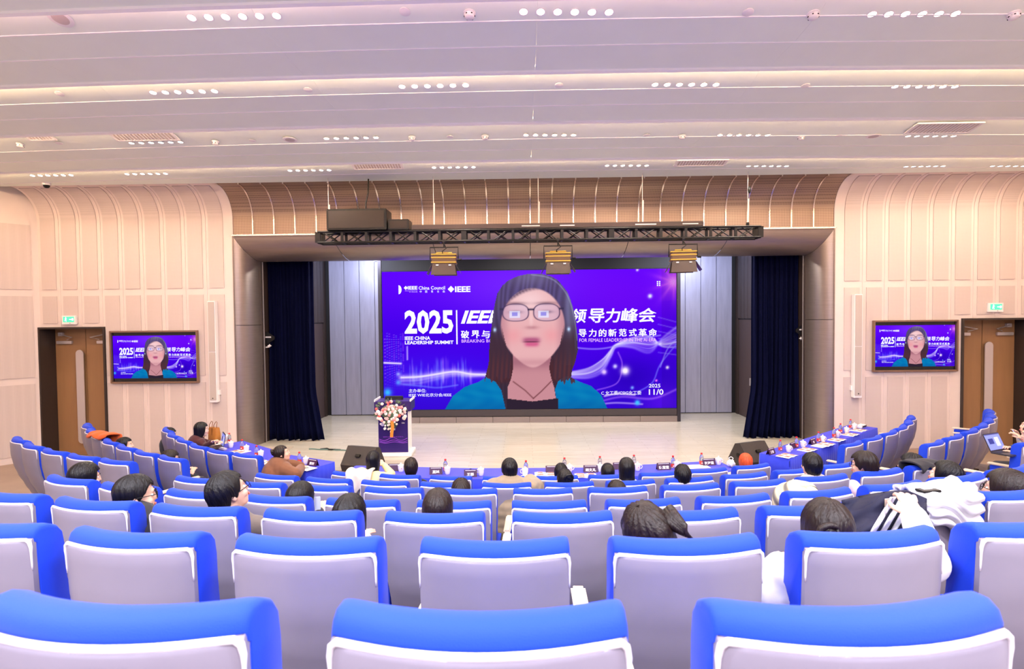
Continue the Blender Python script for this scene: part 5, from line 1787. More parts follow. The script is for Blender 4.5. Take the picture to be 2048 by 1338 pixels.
# bouquet: roses, filler, leaves, ribbon
bq = thing('bouquet', 'pink and cream flower arrangement hanging on the podium front', 'bouquet', (pp.x, pp.y - 0.24, STZ + 0.92), 0.03)
rs = random.Random(11)
def rose(r):
    m = MB()
    for k in range(5):
        a = k * 2 * PI / 5
        m.ell((math.cos(a) * r * .5, -r * .15, math.sin(a) * r * .5), (r * .55, r * .42, r * .55), 8, 5)
    m.ell((0, -r * .45, 0), (r * .42, r * .42, r * .42), 8, 5)
    return m
ROSEM = {}
for nm, c in (('pink', (232, 150, 150)), ('cream', (248, 228, 214)), ('coral', (216, 96, 92)), ('blush', (240, 188, 184)), ('white', (246, 240, 238))):
    ROSEM[nm] = rose(0.030).mesh('rose', mat(nm + '_petal', c, 0.6), 180)
M_LEAFM = mat('grey_green_leaf', (92, 112, 84), 0.6)
m = MB(); m.ell((0, -0.06, -0.02), (0.22, 0.10, 0.15), 16, 10); m.ell((-0.02, -0.05, -0.2), (0.10, 0.07, 0.13), 12, 8); m.build('foam_base', M_LEAFM, bq, smooth=180)
cnt = 0
while cnt < 84:
    x = rs.uniform(-.30, .30); z = rs.uniform(-.42, .20)
    w2 = 0.30 if z > -0.12 else max(0.06, 0.30 - (-0.12 - z) * 0.95)
    xo = x + (0.04 if z < -.15 else 0)
    if abs(xo) > w2 or (x / .30) ** 2 + (max(z, 0) / .20) ** 2 > 1: continue
    y = -0.16 + 0.35 * (x * x) + 0.25 * max(0, z) + 0.12 * max(0, -z - .1) + rs.uniform(-.02, .02)
    kind = rs.choice(['pink', 'cream', 'blush', 'blush', 'coral', 'white', 'cream'] if z > -.2 else ['white', 'cream', 'white'])
    s_ = rs.uniform(.75, 1.35) if z > -.2 else rs.uniform(.6, .95)
    link('rose', ROSEM[kind], bq, (x, y, z), (rs.uniform(-.5, .5), rs.uniform(0, 3), rs.uniform(-.5, .5)), (s_, s_, s_))
    cnt += 1
lf = MB(); lf.ell((0.03, 0, 0), (0.035, 0.004, 0.012), 8, 4); LEAF = lf.mesh('leaf', M_LEAFM, 180)
for k in range(46):
    a = rs.uniform(0, 2 * PI)
    x = math.cos(a) * .30 * rs.uniform(.8, 1.05); z = math.sin(a) * .20 * rs.uniform(.8, 1.1) if math.sin(a) > 0 else math.sin(a) * .30
    if z < -.12: x *= .5
    link('leaf', LEAF, bq, (x, -0.10, z), (rs.uniform(-1, 1), -a, rs.uniform(-.6, .6)))
m = MB()
m.shell(lambda u, v: (Vector((0.03 + (u - .5) * 0.06 + .012 * math.sin(v * 5), -0.20 + .03 * v, -0.18 - 0.32 * v)), Vector((0, -1, 0))), 2, 12, 0.004)
m.build('orange_ribbon', mat('orange_satin', (232, 140, 56), 0.35), bq, smooth=60)

def wedge(px, py, rz, label):
    p = onZ(px, py, STZ)
    t = thing('stage_monitor', label, 'loudspeaker', (p.x, p.y, STZ), rz)
    W_ = 0.60
    m = MB()
    pr = [(-0.22, 0.0), (0.20, 0.0), (0.27, 0.10), (0.10, 0.40), (-0.02, 0.42), (-0.26, 0.12)]
    bm = bmesh.new()
    secs = [[Vector((x, a, b)) for a, b in pr] for x in (-W_ / 2, W_ / 2)]
    m.loft(secs); m.build('cabinet', mat('charcoal_speaker_paint', (50, 44, 42), 0.6, bump=.2, bscale=200), t)
    bm.free()
    A = Vector((0, 0.27, 0.10)); B2 = Vector((0, 0.10, 0.40)); nn = Vector((0, 0.30, 0.17)).normalized()
    m = MB(); m.shell(lambda u, v: (Vector(((u - .5) * (W_ - .06), 0, 0)) + A.lerp(B2, .06 + .88 * v) + nn * .002, nn), 1, 1, 0.008); m.build('grille', M_BLACK, t)
    m = MB(); m.box((0, -0.155, 0.28), (0.09, 0.05, 0.05), Matrix.Rotation(-0.6, 3, 'X')); m.build('handle_recess', M_BLACK, t)
    for s in (-1, 1):
        m = MB(); m.cyl((s * (W_ / 2 - .002), 0.02, 0.2), (s * (W_ / 2 + .008), 0.02, 0.2), 0.04, n=12); m.build('pole_socket', M_BLACK, t)
wedge(1503, 929, 0.42, 'black wedge stage monitor beside the right-hand blue tables')
wedge(726, 938, -0.30, 'black wedge stage monitor behind the woman in yellow')
# cable cover across the stage floor
A = onZ(618, 899, STZ); B = onZ(745, 904, STZ)
t = thing('cable_cover', 'grey-green taped cable run across the left stage floor', 'cable', (0, 0, 0))
m = MB(); m.tube([A + (B - A) * (i / 20) + Vector((0, 0.015 * math.sin(i * 1.3), 0.012)) for i in range(21)], 0.014, 6); m.build('cable', mat('grey_green_tape', (96, 120, 112), 0.6), t, smooth=60)
m = MB(); m.tube([A + (B - A) * .18 + Vector((0, 0, .02)), A + (B - A) * .28 + Vector((0, .05, .03)), A + (B - A) * .33 + Vector((0, -.03, .03)), A + (B - A) * .5 + Vector((0, .02, .02))], 0.012, 6); m.build('cable_loop', M_BLACK, t, smooth=60)
# ================================================================ PEOPLE
def capsule(m, a, b, r1, r2=None, n=10):
    r2 = r1 if r2 is None else r2
    a, b = Vector(a), Vector(b)
    m.cyl(a, b, r1, r2, n)
    m.ell(a, r1, n, 6); m.ell(b, r2, n, 6)

def hand_mesh():
    m = MB()
    m.ell((0, 0.045, 0), (0.036, 0.050, 0.015), 12, 8)
    m.ell((0, 0.005, 0), (0.026, 0.03, 0.018), 10, 6)
    for x, L, s in ((-0.027, 0.066, -.10), (-0.009, 0.076, -.03), (0.009, 0.071, .04), (0.026, 0.056, .12)):
        p = Vector((x, 0.082, 0)); d = Vector((s, 1, -0.15)).normalized()
        for k, f in enumerate((.45, .32, .23)):
            q = p + d * L * f
            capsule(m, p, q, 0.0092 - .0008 * k, 0.0086 - .0008 * k, 8)
            p = q; d = (d + Vector((0, -0.15, -0.55))).normalized()
    p = Vector((-0.028, 0.02, -0.004)); d = Vector((-0.75, 0.75, -0.25)).normalized()
    for k, f in enumerate((0.036, 0.028, 0.022)):
        q = p + d * f; capsule(m, p, q, 0.0115 - .001 * k, 0.0105 - .001 * k, 8); p = q; d = (d + Vector((0.35, 0.25, -0.1))).normalized()
    return remesh(m, 0.0042, M_SKIN, 'hand', 1)
HAND_L = None
HAND_R = hand_mesh()
HAND_L = HAND_R.copy(); HAND_L.name = 'hand'
HAND_L.transform(Matrix.Scale(-1, 4, (1, 0, 0))); HAND_L.flip_normals()

def head_prims(m, T):
    """skull, face, jaw, nose, ears in the head frame, moved by T"""
    R = T.to_3x3()
    def e(c, r, n=14, k=10): m.ell(T @ Vector(c), r, n, k, R)
    e((0, -0.012, 0.024), (0.073, 0.092, 0.087), 16, 12)
    e((0, 0.022, -0.035), (0.060, 0.066, 0.084), 16, 12)
    e((0, 0.040, -0.085), (0.046, 0.042, 0.040))
    e((0, 0.060, -0.108), (0.026, 0.024, 0.020))
    e((0, 0.084, 0.012), (0.044, 0.012, 0.010))
    e((0, 0.092, -0.020), (0.009, 0.012, 0.026)); e((0, 0.099, -0.040), (0.014, 0.016, 0.011))
    e((0, 0.084, -0.076), (0.024, 0.010, 0.016))
    for s in (-1, 1):
        e((s * 0.074, -0.008, -0.022), (0.010, 0.020, 0.031), 10, 8)
        e((s * 0.038, 0.066, -0.045), (0.022, 0.020, 0.020))

def face_parts():
    F = {}
    m = MB(); m.ell((0, 0, 0), (0.0125, 0.008, 0.007), 10, 6); F['eye'] = m.mesh('eye', M_EYEW, 180)
    m = MB(); m.ell((0, 0.0065, 0), (0.006, 0.003, 0.006), 10, 6); F['iris'] = m.mesh('iris', M_EYED, 180)
    m = MB(); m.tube([(-0.017, 0, -.002), (-.006, 0.003, 0.003), (0.006, 0.003, 0.003), (0.017, 0, -.002)], [.002, .0035, .0035, .002], 6); F['eyebrow'] = m.mesh('eyebrow', M_HAIRB, 180)
    m = MB(); m.ell((0, 0, 0.004), (0.021, 0.008, 0.0045), 10, 6); m.ell((0, 0, -0.005), (0.018, 0.008, 0.006), 10, 6); F['lips'] = m.mesh('lips', M_LIP, 180)
    m = MB()
    for s in (-1, 1):
        pts = [Vector((s * 0.033 + 0.025 * math.copysign(abs(math.cos(a)) ** .7, math.cos(a)), 0.103, -0.012 + 0.019 * math.copysign(abs(math.sin(a)) ** .7, math.sin(a)))) for a in [2 * PI * i / 16 for i in range(17)]]
        m.tube(pts, 0.0022, 6)
        m.tube([(s * 0.058, 0.102, -0.006), (s * 0.078, 0.06, -0.004), (s * 0.083, 0.0, -0.006), (s * 0.081, -0.02, -0.02)], 0.0022, 6)
    m.tube([(-0.009, 0.104, -0.008), (0, 0.107, -0.004), (0.009, 0.104, -0.008)], 0.002, 6)
    F['spectacles'] = m.mesh('spectacles', M_BLACK, 180)
    return F
FP = face_parts()

def smooth01(a, b, x):
    t = max(0.0, min(1.0, (x - a) / (b - a)))
    return t * t * (3 - 2 * t)
def hair_surface(style, seed=0, vol=1.0, long_z=-0.30, fringe=0.055, side=-0.035, back=-0.095, swing=(0, 0), rough=1.0):
    """hair as a thick shell around the skull; phi 0 = forehead"""
    cen = Vector((0, -0.012, 0.018))
    RX, RY, RZ = 0.081 * vol, 0.104 * vol, 0.100 * vol
    nu, nv = 72, 22 if style != 'long' else 34
    def zlim(phi):
        a = abs(phi)
        if style == 'long':
            w0 = smooth01(0.75, 1.15, a)
            return fringe * (1 - w0) + long_z * w0 + 0.02 * math.sin(phi * 9 + seed) * w0
        w0 = smooth01(0.75, 1.25, a); w1 = smooth01(1.6, 2.2, a)
        return (fringe * (1 - w0) + side * w0) * (1 - w1) + back * w1 + 0.008 * math.sin(phi * 13 + seed)
    def fn(u, v):
        phi = (u - .5) * 2 * PI
        zl = zlim(phi)
        st, ct = math.sin(phi), math.cos(phi)
        if zl >= cen.z:
            th = v * math.acos(max(-1, min(1, (zl - cen.z) / RZ)))
            rr, z, drop = math.sin(th), cen.z + RZ * math.cos(th), 0.0
        else:
            L1, L2 = 0.15, cen.z - zl
            s = v * (L1 + L2)
            if s < L1:
                th = s / L1 * PI / 2
                rr, z, drop = math.sin(th), cen.z + RZ * math.cos(th), 0.0
            else:
                drop = s - L1
                z = cen.z - drop
                if style == 'long':
                    rr = 1.0 - 0.06 * smooth01(0, 0.12, drop) + 0.14 * smooth01(.12, .3, drop) - .25 * smooth01(.26, .42, drop)
                else:
                    rr = math.sqrt(max(0.12, 1 - (drop / 0.145) ** 2)) if ct < 0.2 else 1 - .25 * (drop / .1) ** 2
        rip = 1 + rough * (0.016 * math.sin(phi * 23 + seed + 3 * math.sin(z * 18 + phi)) + 0.014 * math.sin(phi * 37 + seed * 2 + z * 10)) * min(1, rr * 1.3)
        n_ = mnoise.noise(Vector((st * 2.2 + seed, ct * 2.2, z * 9))) * 0.07 * rough
        r_ = rr * (rip + n_)
        p = Vector((cen.x + RX * r_ * st, cen.y + RY * r_ * ct, z + 0.004 * rough * math.sin(phi * 17 + seed) * rr))
        if style == 'long':
            k = smooth01(0.08, 0.30, drop)
            p.y -= 0.105 * k
            p.x += swing[0] * k * (drop / .3); p.y += swing[1] * k * (drop / .3)
        return p, -Vector((st, ct, 0.25)).normalized()
    m = MB()
    m.shell(fn, nu, nv, 0.012)
    return m

def person(label, px, py, d, gaze, brz, fz, hair='short', hmat=None, top=(40, 38, 46), legs=(38, 38, 48), pitch=0.0, lean=0.10, hipx=0.0, glasses=False,
           arms=None, vol=1.0, hopt=None, puff=0.0, collar=None, sw=0.175, topname='sweater', bun=None, roll=0.0, skinrgb=None, group=None, zmin=None, vox=0.015, seat=0.495, quilt=False):
    """gaze, brz: heading of head and body in degrees (0 = towards the stage, negative = turned right)"""
    H = atD(px, py, d - (0.13 if (d < 6.4 and abs(px - 1040) < 1100 and fz in ROWZ[:6]) else 0.0))
    hb, hg = math.radians(brz), math.radians(gaze)
    f = Vector((-math.sin(hb), math.cos(hb), 0)); r_ = Vector((math.cos(hb), math.sin(hb), 0))
    base = Vector((H.x, H.y, fz)) - f * lean - r_ * hipx
    t = thing('person', label, 'person', base, hb, group)
    inv = Matrix.Rotation(-hb, 3, 'Z')
    W2L = lambda p: inv @ (Vector(p) - base)
    h = W2L(H)
    TH = Matrix.Translation(h) @ Matrix.Rotation(hg - hb, 4, 'Z') @ Matrix.Rotation(-pitch, 4, 'X') @ Matrix.Rotation(roll, 4, 'Y')
    P = Vector((0, 0.0, seat + 0.085))
    N = TH @ Vector((0, -0.035, -0.155))
    N = Vector((N.x, N.y, N.z))
    mid = P.lerp(N, 0.5) + Vector((0, -0.03, 0))
    chest = P.lerp(N, 0.76) + Vector((0, -0.015, 0))
    sh = {s: N + Vector((s * sw, -0.005, -0.055)) for s in (-1, 1)}
    arms = arms or {}
    el, ha = {}, {}
    for s, nm in ((-1, 'l'), (1, 'r')):
        el[s] = W2L(arms[nm + 'e']) if nm + 'e' in arms else sh[s] + Vector((s * 0.015, 0.13, -0.25))
        ha[s] = W2L(arms[nm + 'h']) if nm + 'h' in arms else Vector((s * 0.07, P.y + 0.34, seat + 0.20))
        v = ha[s] - el[s]
        if v.length > 0.27 and nm + 'h' not in arms: ha[s] = el[s] + v.normalized() * 0.25
    kn = {s: Vector((s * 0.11, 0.43, seat + 0.035)) for s in (-1, 1)}
    ft = {s: Vector((s * 0.12, 0.47, 0.07)) for s in (-1, 1)}
    def torso(m, e):
        m.ell(P, (0.165 + e, 0.115 + e, 0.11 + e), 14, 10)
        capsule(m, P.lerp(N, .15), mid, 0.115 + e, 0.112 + e, 14)
        m.ell(mid, (0.142 + e, 0.105 + e, 0.16 + e), 14, 10)
        m.ell(chest, (0.158 + e, 0.108 + e, 0.15 + e), 14, 10)
        capsule(m, sh[-1] + Vector((.03, 0, 0)), sh[1] - Vector((.03, 0, 0)), 0.062 + e, None, 12)
        capsule(m, N + Vector((0, 0, -0.06)), N + Vector((0, 0, -0.015)), 0.075 + e, 0.058 + e, 12)
    def arm(m, e, s, cut=1.0):
        capsule(m, sh[s], el[s], 0.052 + e, 0.040 + e, 10)
        q = el[s].lerp(ha[s], cut)
        capsule(m, el[s], q, 0.041 + e, 0.027 + e * .9, 10)
    def leg(m, e, s, cut=1.0):
        capsule(m, P + Vector((s * 0.085, 0.02, -0.02)), kn[s], 0.082 + e, 0.056 + e, 12)
        capsule(m, kn[s], kn[s].lerp(ft[s], cut), 0.054 + e, 0.036 + e, 12)
    sk = M_SKIN if not skinrgb else mat('skin_%d' % skinrgb[0], skinrgb, 0.5)
    m = MB()
    head_prims(m, TH)
    capsule(m, TH @ Vector((0, -0.022, -0.06)), N + Vector((0, 0, -0.04)), 0.050, 0.054, 14)
    torso(m, 0.0)
    for s in (-1, 1): arm(m, 0, s); leg(m, 0, s)
    body = link('body', remesh(m, 0.0115, sk, 'body', 2), t)
    for s, me in ((-1, HAND_L), (1, HAND_R)):
        v = (ha[s] - el[s]).normalized()
        q = v.to_track_quat('Y', 'Z')
        hd = link('hand', me, t, ha[s] - v * 0.012, q.to_euler())
    m = MB(); torso(m, 0.016 + puff)
    if collar: m.ell(N + Vector((0, -0.02, 0.0)), (0.085 + collar, 0.08 + collar, 0.055), 14, 8)
    for s in (-1, 1): arm(m, 0.013 + puff, s, 0.93)
    tm = mat('cloth_%d_%d_%d' % top, top, 0.85, sheen=0.15, var=0.08, vscale=9, bump=0.25, bscale=22)
    if quilt:
        nt = tm.node_tree
        if not any(n.type == 'TEX_WAVE' for n in nt.nodes):
            wv = nt.nodes.new('ShaderNodeTexWave'); wv.bands_direction = 'Z'; wv.inputs['Scale'].default_value = 3.6; wv.inputs['Distortion'].default_value = 1.6; wv.inputs['Detail'].default_value = 1.0
            tc = nt.nodes.new('ShaderNodeTexCoord'); nt.links.new(tc.outputs['Object'], wv.inputs['Vector'])
            bp = nt.nodes.new('ShaderNodeBump'); bp.inputs['Strength'].default_value = 1.0 if puff > .06 else 0.3; bp.inputs['Distance'].default_value = 0.05 if puff > .06 else 0.02
            nt.links.new(wv.outputs['Fac'], bp.inputs['Height']); nt.links.new(bp.outputs['Normal'], nt.nodes['Principled BSDF'].inputs['Normal'])
    link(topname, remesh(m, vox, tm, topname, 2), t)
    m = MB(); m.ell(P, (0.172, 0.124, 0.112), 14, 10)
    for s in (-1, 1): leg(m, 0.014, s, 0.92)
    lm_ = mat('cloth_%d_%d_%d' % legs, legs, 0.85, sheen=0.1, var=0.08, vscale=9)
    link('trousers', remesh(m, 0.018, lm_, 'trousers', 2), t)
    for s in (-1, 1):
        m = MB(); m.ell(ft[s] + Vector((0, 0.055, -0.022)), (0.045, 0.125, 0.046), 12, 8); m.ell(ft[s] + Vector((0, -.01, 0.0)), (0.045, .05, 0.06), 12, 8)
        m.build('shoe', M_BLACK, t, smooth=180)
    E = TH.to_euler()
    def hp(nm, c): return link(nm, FP[nm], t, TH @ Vector(c), E)
    for s in (-1, 1):
        eo = hp('eye', (s * 0.031, 0.078, -0.012)); ir = link('iris', FP['iris'], eo)
        hp('eyebrow', (s * 0.032, 0.088, 0.014))
    hp('lips', (0, 0.094, -0.075))
    if glasses: hp('spectacles', (0, 0, 0))
    hm = hmat or M_HAIRB
    opt = dict(hopt or {})
    if hair != 'none':
        hs = hair_surface('long' if hair == 'long' else 'short', seed=px * .37, vol=vol, **opt)
        ho = hs.build('hair', hm, t, smooth=180); ho.matrix_local = TH
        if bun:
            (bx, by, bz), br = bun
            m = MB()
            m.grid(lambda u, v: Vector((bx, by, bz)) + Vector((math.sin(v * PI) * math.cos(u * 2 * PI), math.sin(v * PI) * math.sin(u * 2 * PI) * .8, -math.cos(v * PI))) * br * (1 + .06 * math.sin(u * 18 + v * 12)), 24, 14)
            m.tube([Vector((bx, by, bz)) + Vector((br * 1.02 * math.cos(a), -0.35 * br, br * .9 * math.sin(a))) for a in [2 * PI * i / 16 for i in range(17)]], br * .33, 8)
            bo = m.build('hair_bun', hm, t, smooth=180); bo.matrix_local = TH
    return t, TH, h, base, hb

TIER = ROWZ
def hd(r, i):
    p, a = row_pt(r, S0[r][0] + PITCHX[r] * i)
    return math.degrees(a)
# ---- left side block
w0 = atD(452, 888, 9.55)
person('person with long dark hair in a maroon sweater typing at the laptop', 403, 858, 9.72, -66, -48, 0.0, 'long', M_HAIRB, (66, 20, 26), (30, 28, 34), lean=0.22, vol=1.08, hopt=dict(long_z=-0.36, fringe=0.05, swing=(0, -.03)),
       arms=dict(re=atD(408, 893, 9.55), rh=atD(424, 884, 9.45), le=atD(418, 886, 9.9), lh=atD(434, 884, 9.75)), skinrgb=(236, 196, 174))
person('person with short black hair in profile at the left table row', 340, 868, 10.25, -66, -45, 0.0, 'short', M_HAIRB, (36, 36, 44), vol=1.02, lean=-.02, pitch=.1)
person('person with dark hair and spectacles seated below the short-haired one, left block', 341, 917, 7.95, -62, -38, SIDEZ[1], 'short', M_HAIRD, (30, 28, 34), glasses=True, vol=1.10, lean=.08, hopt=dict(back=-.13, side=-.11, fringe=.05))
person('person with side-parted black hair looking down in the left side block', 250, 890, 8.55, -70, -42, SIDEZ[1], 'short', M_HAIRB, (60, 52, 58), vol=1.06, lean=.10, pitch=-.15)
# ---- fourth row from camera and back
person('person with sleek black hair at the left end of the fourth row', 171, 954, 4.85, -40, hd(3, -6), TIER[3], 'long', M_HAIRB, (40, 34, 40), vol=1.12, lean=.03, hopt=dict(long_z=-.24, fringe=.05, rough=.5))
person('person with cropped hair, spectacles and black jacket in the third row', 272, 988, 3.50, -52, hd(2, -4), TIER[2], 'short', M_HAIRB, (32, 30, 36), glasses=True, vol=1.03, lean=.05, puff=.05, sw=.19, topname='jacket', hopt=dict(back=-.075, side=-.015), collar=.02)
person('person with thick black hair looking down, third row left', 456, 982, 3.40, -38, hd(2, -3), TIER[2], 'short', M_HAIRB, (96, 84, 76), glasses=True, vol=1.06, lean=.06, pitch=-.35, hopt=dict(back=-.085, side=-.02))
person('person in a brown sweater with a flowered hair tie leaning on the left table', 563, 906, 8.25, -70, -52, 0.0, 'short', M_HAIRD, (116, 74, 50), (40, 36, 40), vol=1.0, lean=.24, pitch=-.3, puff=.03, bun=((0, -.10, .055), .04), hopt=dict(back=-.07, side=-.06, fringe=.05),
       arms=dict(re=atD(592, 948, 8.05), rh=atD(602, 936, 8.35), le=atD(585, 930, 8.5), lh=atD(602, 932, 8.55)))
ph_ = atD(641, 1011, 4.35)
t_ph = person('person with a black bob holding up a phone, fourth row left', 602, 996, 4.42, -20, hd(3, -3), TIER[3], 'short', M_HAIRB, (44, 42, 50), vol=1.13, lean=.10, hopt=dict(back=-.13, side=-.12, fringe=.04, rough=.5),
       arms=dict(re=atD(628, 1045, 4.3), rh=atD(640, 1022, 4.40)))
person('person with long dark hair and a pale pink top in the third row', 700, 1030, 3.35, -8, hd(2, -2) - 5, TIER[2], 'long', M_HAIRB, (236, 206, 222), vol=1.10, lean=.06, hopt=dict(long_z=-.27, fringe=.05), pitch=-.15,
       arms=dict(re=atD(765, 1105, 3.35), rh=atD(735, 1120, 3.55)), topname='sweater')
t_sc = person('person with a smooth dark ponytail and white hair tie in the third row', 876, 1018, 3.35, 0, hd(2, -1), TIER[2], 'short', M_HAIRD, (70, 62, 78), vol=1.06, lean=.06, pitch=-.1, hopt=dict(back=-.09, side=-.07, fringe=.05, rough=.45), bun=((0, -.105, -.05), .032))
person('person in a pale yellow sweater with hand to face below the podium', 747, 920, 7.20, -12, hd(6, -2), 0.0, 'long', M_HAIRB, (236, 222, 160), vol=1.04, lean=.12, hopt=dict(long_z=-.2, fringe=.05, rough=.5), collar=.01,
       arms=dict(re=atD(783, 948, 7.35), rh=atD(768, 930, 7.45)))
person('person with a dark brown bob and black top at the front row', 822, 934, 7.18, 2, hd(6, -2), 0.0, 'short', M_HAIRD, (24, 22, 28), vol=1.08, lean=.10, hopt=dict(back=-.135, side=-.12, fringe=.05))
person('person showing only the crown of dark hair in the fifth row', 922, 981, 5.20, 4, hd(4, -1), TIER[4], 'short', M_HAIRD, (52, 48, 56), vol=1.06, lean=.04, pitch=-.4, hopt=dict(back=-.10, side=-.09))
person('person with short black hair in a beige padded coat in the sixth row', 1019, 938, 6.15, 12, hd(5, 1), TIER[5], 'short', M_HAIRB, (150, 133, 108), vol=1.04, lean=.06, puff=.055, collar=.03, topname='coat', quilt=True, hopt=dict(back=-.07, side=-.02),
       arms=dict(re=atD(1070, 975, 6.4), rh=atD(1060, 962, 6.6), le=atD(985, 1000, 6.1), lh=atD(1000, 985, 6.4)))
person('person with a dark crop bending over the middle table', 1122, 944, 7.25, -4, hd(6, 2), 0.0, 'short', M_HAIRB, (40, 38, 46), vol=1.06, lean=.14, pitch=-.3, hopt=dict(back=-.10, side=-.09))
person('person with a loose dark bun in the sixth row before the middle table', 1129, 958, 6.15, 14, hd(5, 2), TIER[5], 'short', M_HAIRB, (44, 40, 48), vol=1.02, lean=.05, pitch=-.3, bun=((.01, -.08, .07), .042), hopt=dict(back=-.07, side=-.06))
person('person with straight black hair seen above a front row chair', 1215, 945, 7.20, 3, hd(6, 2), 0.0, 'long', M_HAIRB, (44, 42, 52), vol=1.06, lean=.08, hopt=dict(long_z=-.2, fringe=.05, rough=.5))
person('person with long straight black hair in a white top, sixth row', 1253, 937, 6.25, 2, hd(5, 3), TIER[5], 'long', M_HAIRB, (238, 232, 226), vol=1.06, lean=.03, hopt=dict(long_z=-.27, fringe=.05, rough=.5))
t_pt = person('person with a ponytail and dark hooded sweatshirt in the fifth row', 1233, 985, 5.15, 10, hd(4, 1), TIER[4], 'short', M_HAIRD, (40, 40, 58), vol=1.03, lean=.05, pitch=-.3, collar=.045, bun=((.02, -.10, .045), .036), hopt=dict(back=-.08, side=-.07), puff=.015)
person('person with long brown hair and pink top in the second row', 1297, 1064, 2.28, 12, hd(1, 2), TIER[1], 'long', M_HAIRD, (228, 196, 216), vol=1.10, hipx=-.14, sw=.125, lean=.05, roll=-.45, hopt=dict(long_z=-.28, fringe=.05, swing=(.07, -.02)), pitch=-.15)
person('person with a dark crop in the sixth row right of the middle', 1365, 950, 6.15, -5, hd(5, 4), TIER[5], 'short', M_HAIRB, (50, 46, 54), vol=1.08, lean=.05, pitch=-.35, hopt=dict(back=-.10, side=-.09))
person('person with copper orange hair before the right stage monitor', 1491, 924, 7.70, 0, hd(6, 5), 0.0, 'short', M_HAIRO, (50, 44, 50), vol=1.06, lean=.10, hopt=dict(back=-.10, side=-.08))
t_b = person('person with thinning dark hair and a grey hooded top, fifth row right', 1623, 929, 5.45, 2, hd(4, 4), TIER[4], 'short', M_HAIRB, (190, 178, 170), vol=1.03, lean=.05, pitch=-.2, collar=.035, puff=.02, hopt=dict(back=-.075, side=-.02), topname='hooded_top')
person('person with wavy dark hair and spectacles turned left, fifth row', 1727, 928, 5.55, 42, hd(4, 5), TIER[4], 'short', M_HAIRD, (226, 196, 206), glasses=True, vol=1.12, lean=.04, hopt=dict(back=-.085, side=-.03, rough=1.6), puff=.01)
person('person with curly black hair on the right, sixth row end', 1821, 930, 5.95, 40, 24, TIER[5], 'short', M_HAIRB, (46, 44, 50), vol=1.12, lean=.04, hopt=dict(back=-.09, side=-.05, rough=2.0), pitch=-.15)
person('person with dark hair sunk low on the right, fourth row', 1891, 950, 4.75, 30, hd(3, 5), TIER[3], 'short', M_HAIRB, (40, 40, 46), vol=1.10, lean=.10, pitch=-.35, hopt=dict(back=-.09, side=-.06))
person('person with sleek dark hair and spectacles at right edge, third row', 2012, 980, 3.45, 36, hd(2, 4), TIER[2], 'short', M_HAIRD, (52, 46, 58), glasses=True, vol=1.14, lean=.06, pitch=-.15, hopt=dict(back=-.11, side=-.09, rough=.5))
# hooded cream puffer, fourth row
tp_ = person('person hunched in a cream quilted jacket with the hood up, fourth row', 1590, 1000, 4.35, 10, hd(3, 3), TIER[3], 'none', M_HAIRB, (196, 184, 152), vol=1.0, lean=.16, pitch=-.5, puff=.07, collar=.06, topname='puffer_jacket', sw=.165, quilt=True)
TH = tp_[1]
m = MB()
m.grid(lambda u, v: Vector((0, -.03, 0.0)) + Vector((0.175 * math.sin(v * PI) * math.cos(u * 2 * PI), 0.16 * math.sin(v * PI) * math.sin(u * 2 * PI), 0.19 * math.cos(v * PI) - 0.02)) * (0.94 + 0.11 * abs(math.sin(v * PI * 3.5)) + .03 * math.sin(u * 22 + v * 3)), 48, 30)
ho = m.build('quilted_hood', MATS['cloth_196_184_152'], tp_[0], smooth=180); ho.matrix_local = TH
# details on some of them
def onhead(P_, name, mb, material):
    o = mb.build(name, material, P_[0], smooth=180); o.matrix_local = P_[1]
m = MB(); m.tube([Vector((.02 + .03 * math.cos(a), -.118, .045 + .03 * math.sin(a))) for a in [2 * PI * i / 12 for i in range(13)]], .006, 6); onhead(t_pt, 'hair_tie', m, M_BLACK)
m = MB(); m.tube([(.02, -.12, .05), (.02, -.16, .03), (.03, -.165, -.05), (.03, -.14, -.12)], [.03, .032, .026, .008], 10); onhead(t_pt, 'ponytail', m, M_HAIRD)
m = MB(); m.ell((-.008, -.125, -.012), (.022, .014, .018), 10, 8); onhead(t_sc, 'white_scrunchie', m, M_WHITE)
m = MB(); m.ell((0, -.030, .068), (.046, .046, .050), 14, 10); onhead(t_b, 'bare_crown', m, M_SKIN)
t_l = [o for o in bpy.data.objects if o.get('label', '').startswith('person with long brown hair and pink top')][0]
m = MB()
q0 = t_l.location
Rz = Matrix.Rotation(-t_l.rotation_euler.z, 3, 'Z')
for k in range(4):
    pts = [atD(1322 + k * 5, 1030 - k * 5, 2.12), atD(1340 + k * 4, 1046 - k * 3, 2.08), atD(1362 + k * 2, 1062 - k * 3, 2.05), atD(1388 - k * 5, 1080 - k * 2, 2.03)]
    m.tube([Rz @ (p - q0) for p in pts], [.018, .022, .015, .003], 8)
m.build('hair_lock', M_HAIRD, t_l, smooth=180)
# phone held by the bob-haired person
t = thing('phone', 'pale phone held up by the bob-haired person', 'phone', atD(631, 1013, 4.36), 0.3)
m = MB(); m.bbox((0, 0, 0), (0.075, 0.009, 0.15), .004); m.build('phone_body', mat('pale_phone', (190, 196, 214), .3), t)
m = MB(); m.box((0, 0.0052, 0), (0.068, 0.001, 0.14)); m.build('phone_screen', mat('lit_phone_screen', (180, 190, 220), emit=.5), t)
m = MB(); m.cyl((-.02, -.0048, .055), (-.02, -.007, .055), .01, n=10); m.build('phone_camera', M_BLACK, t)
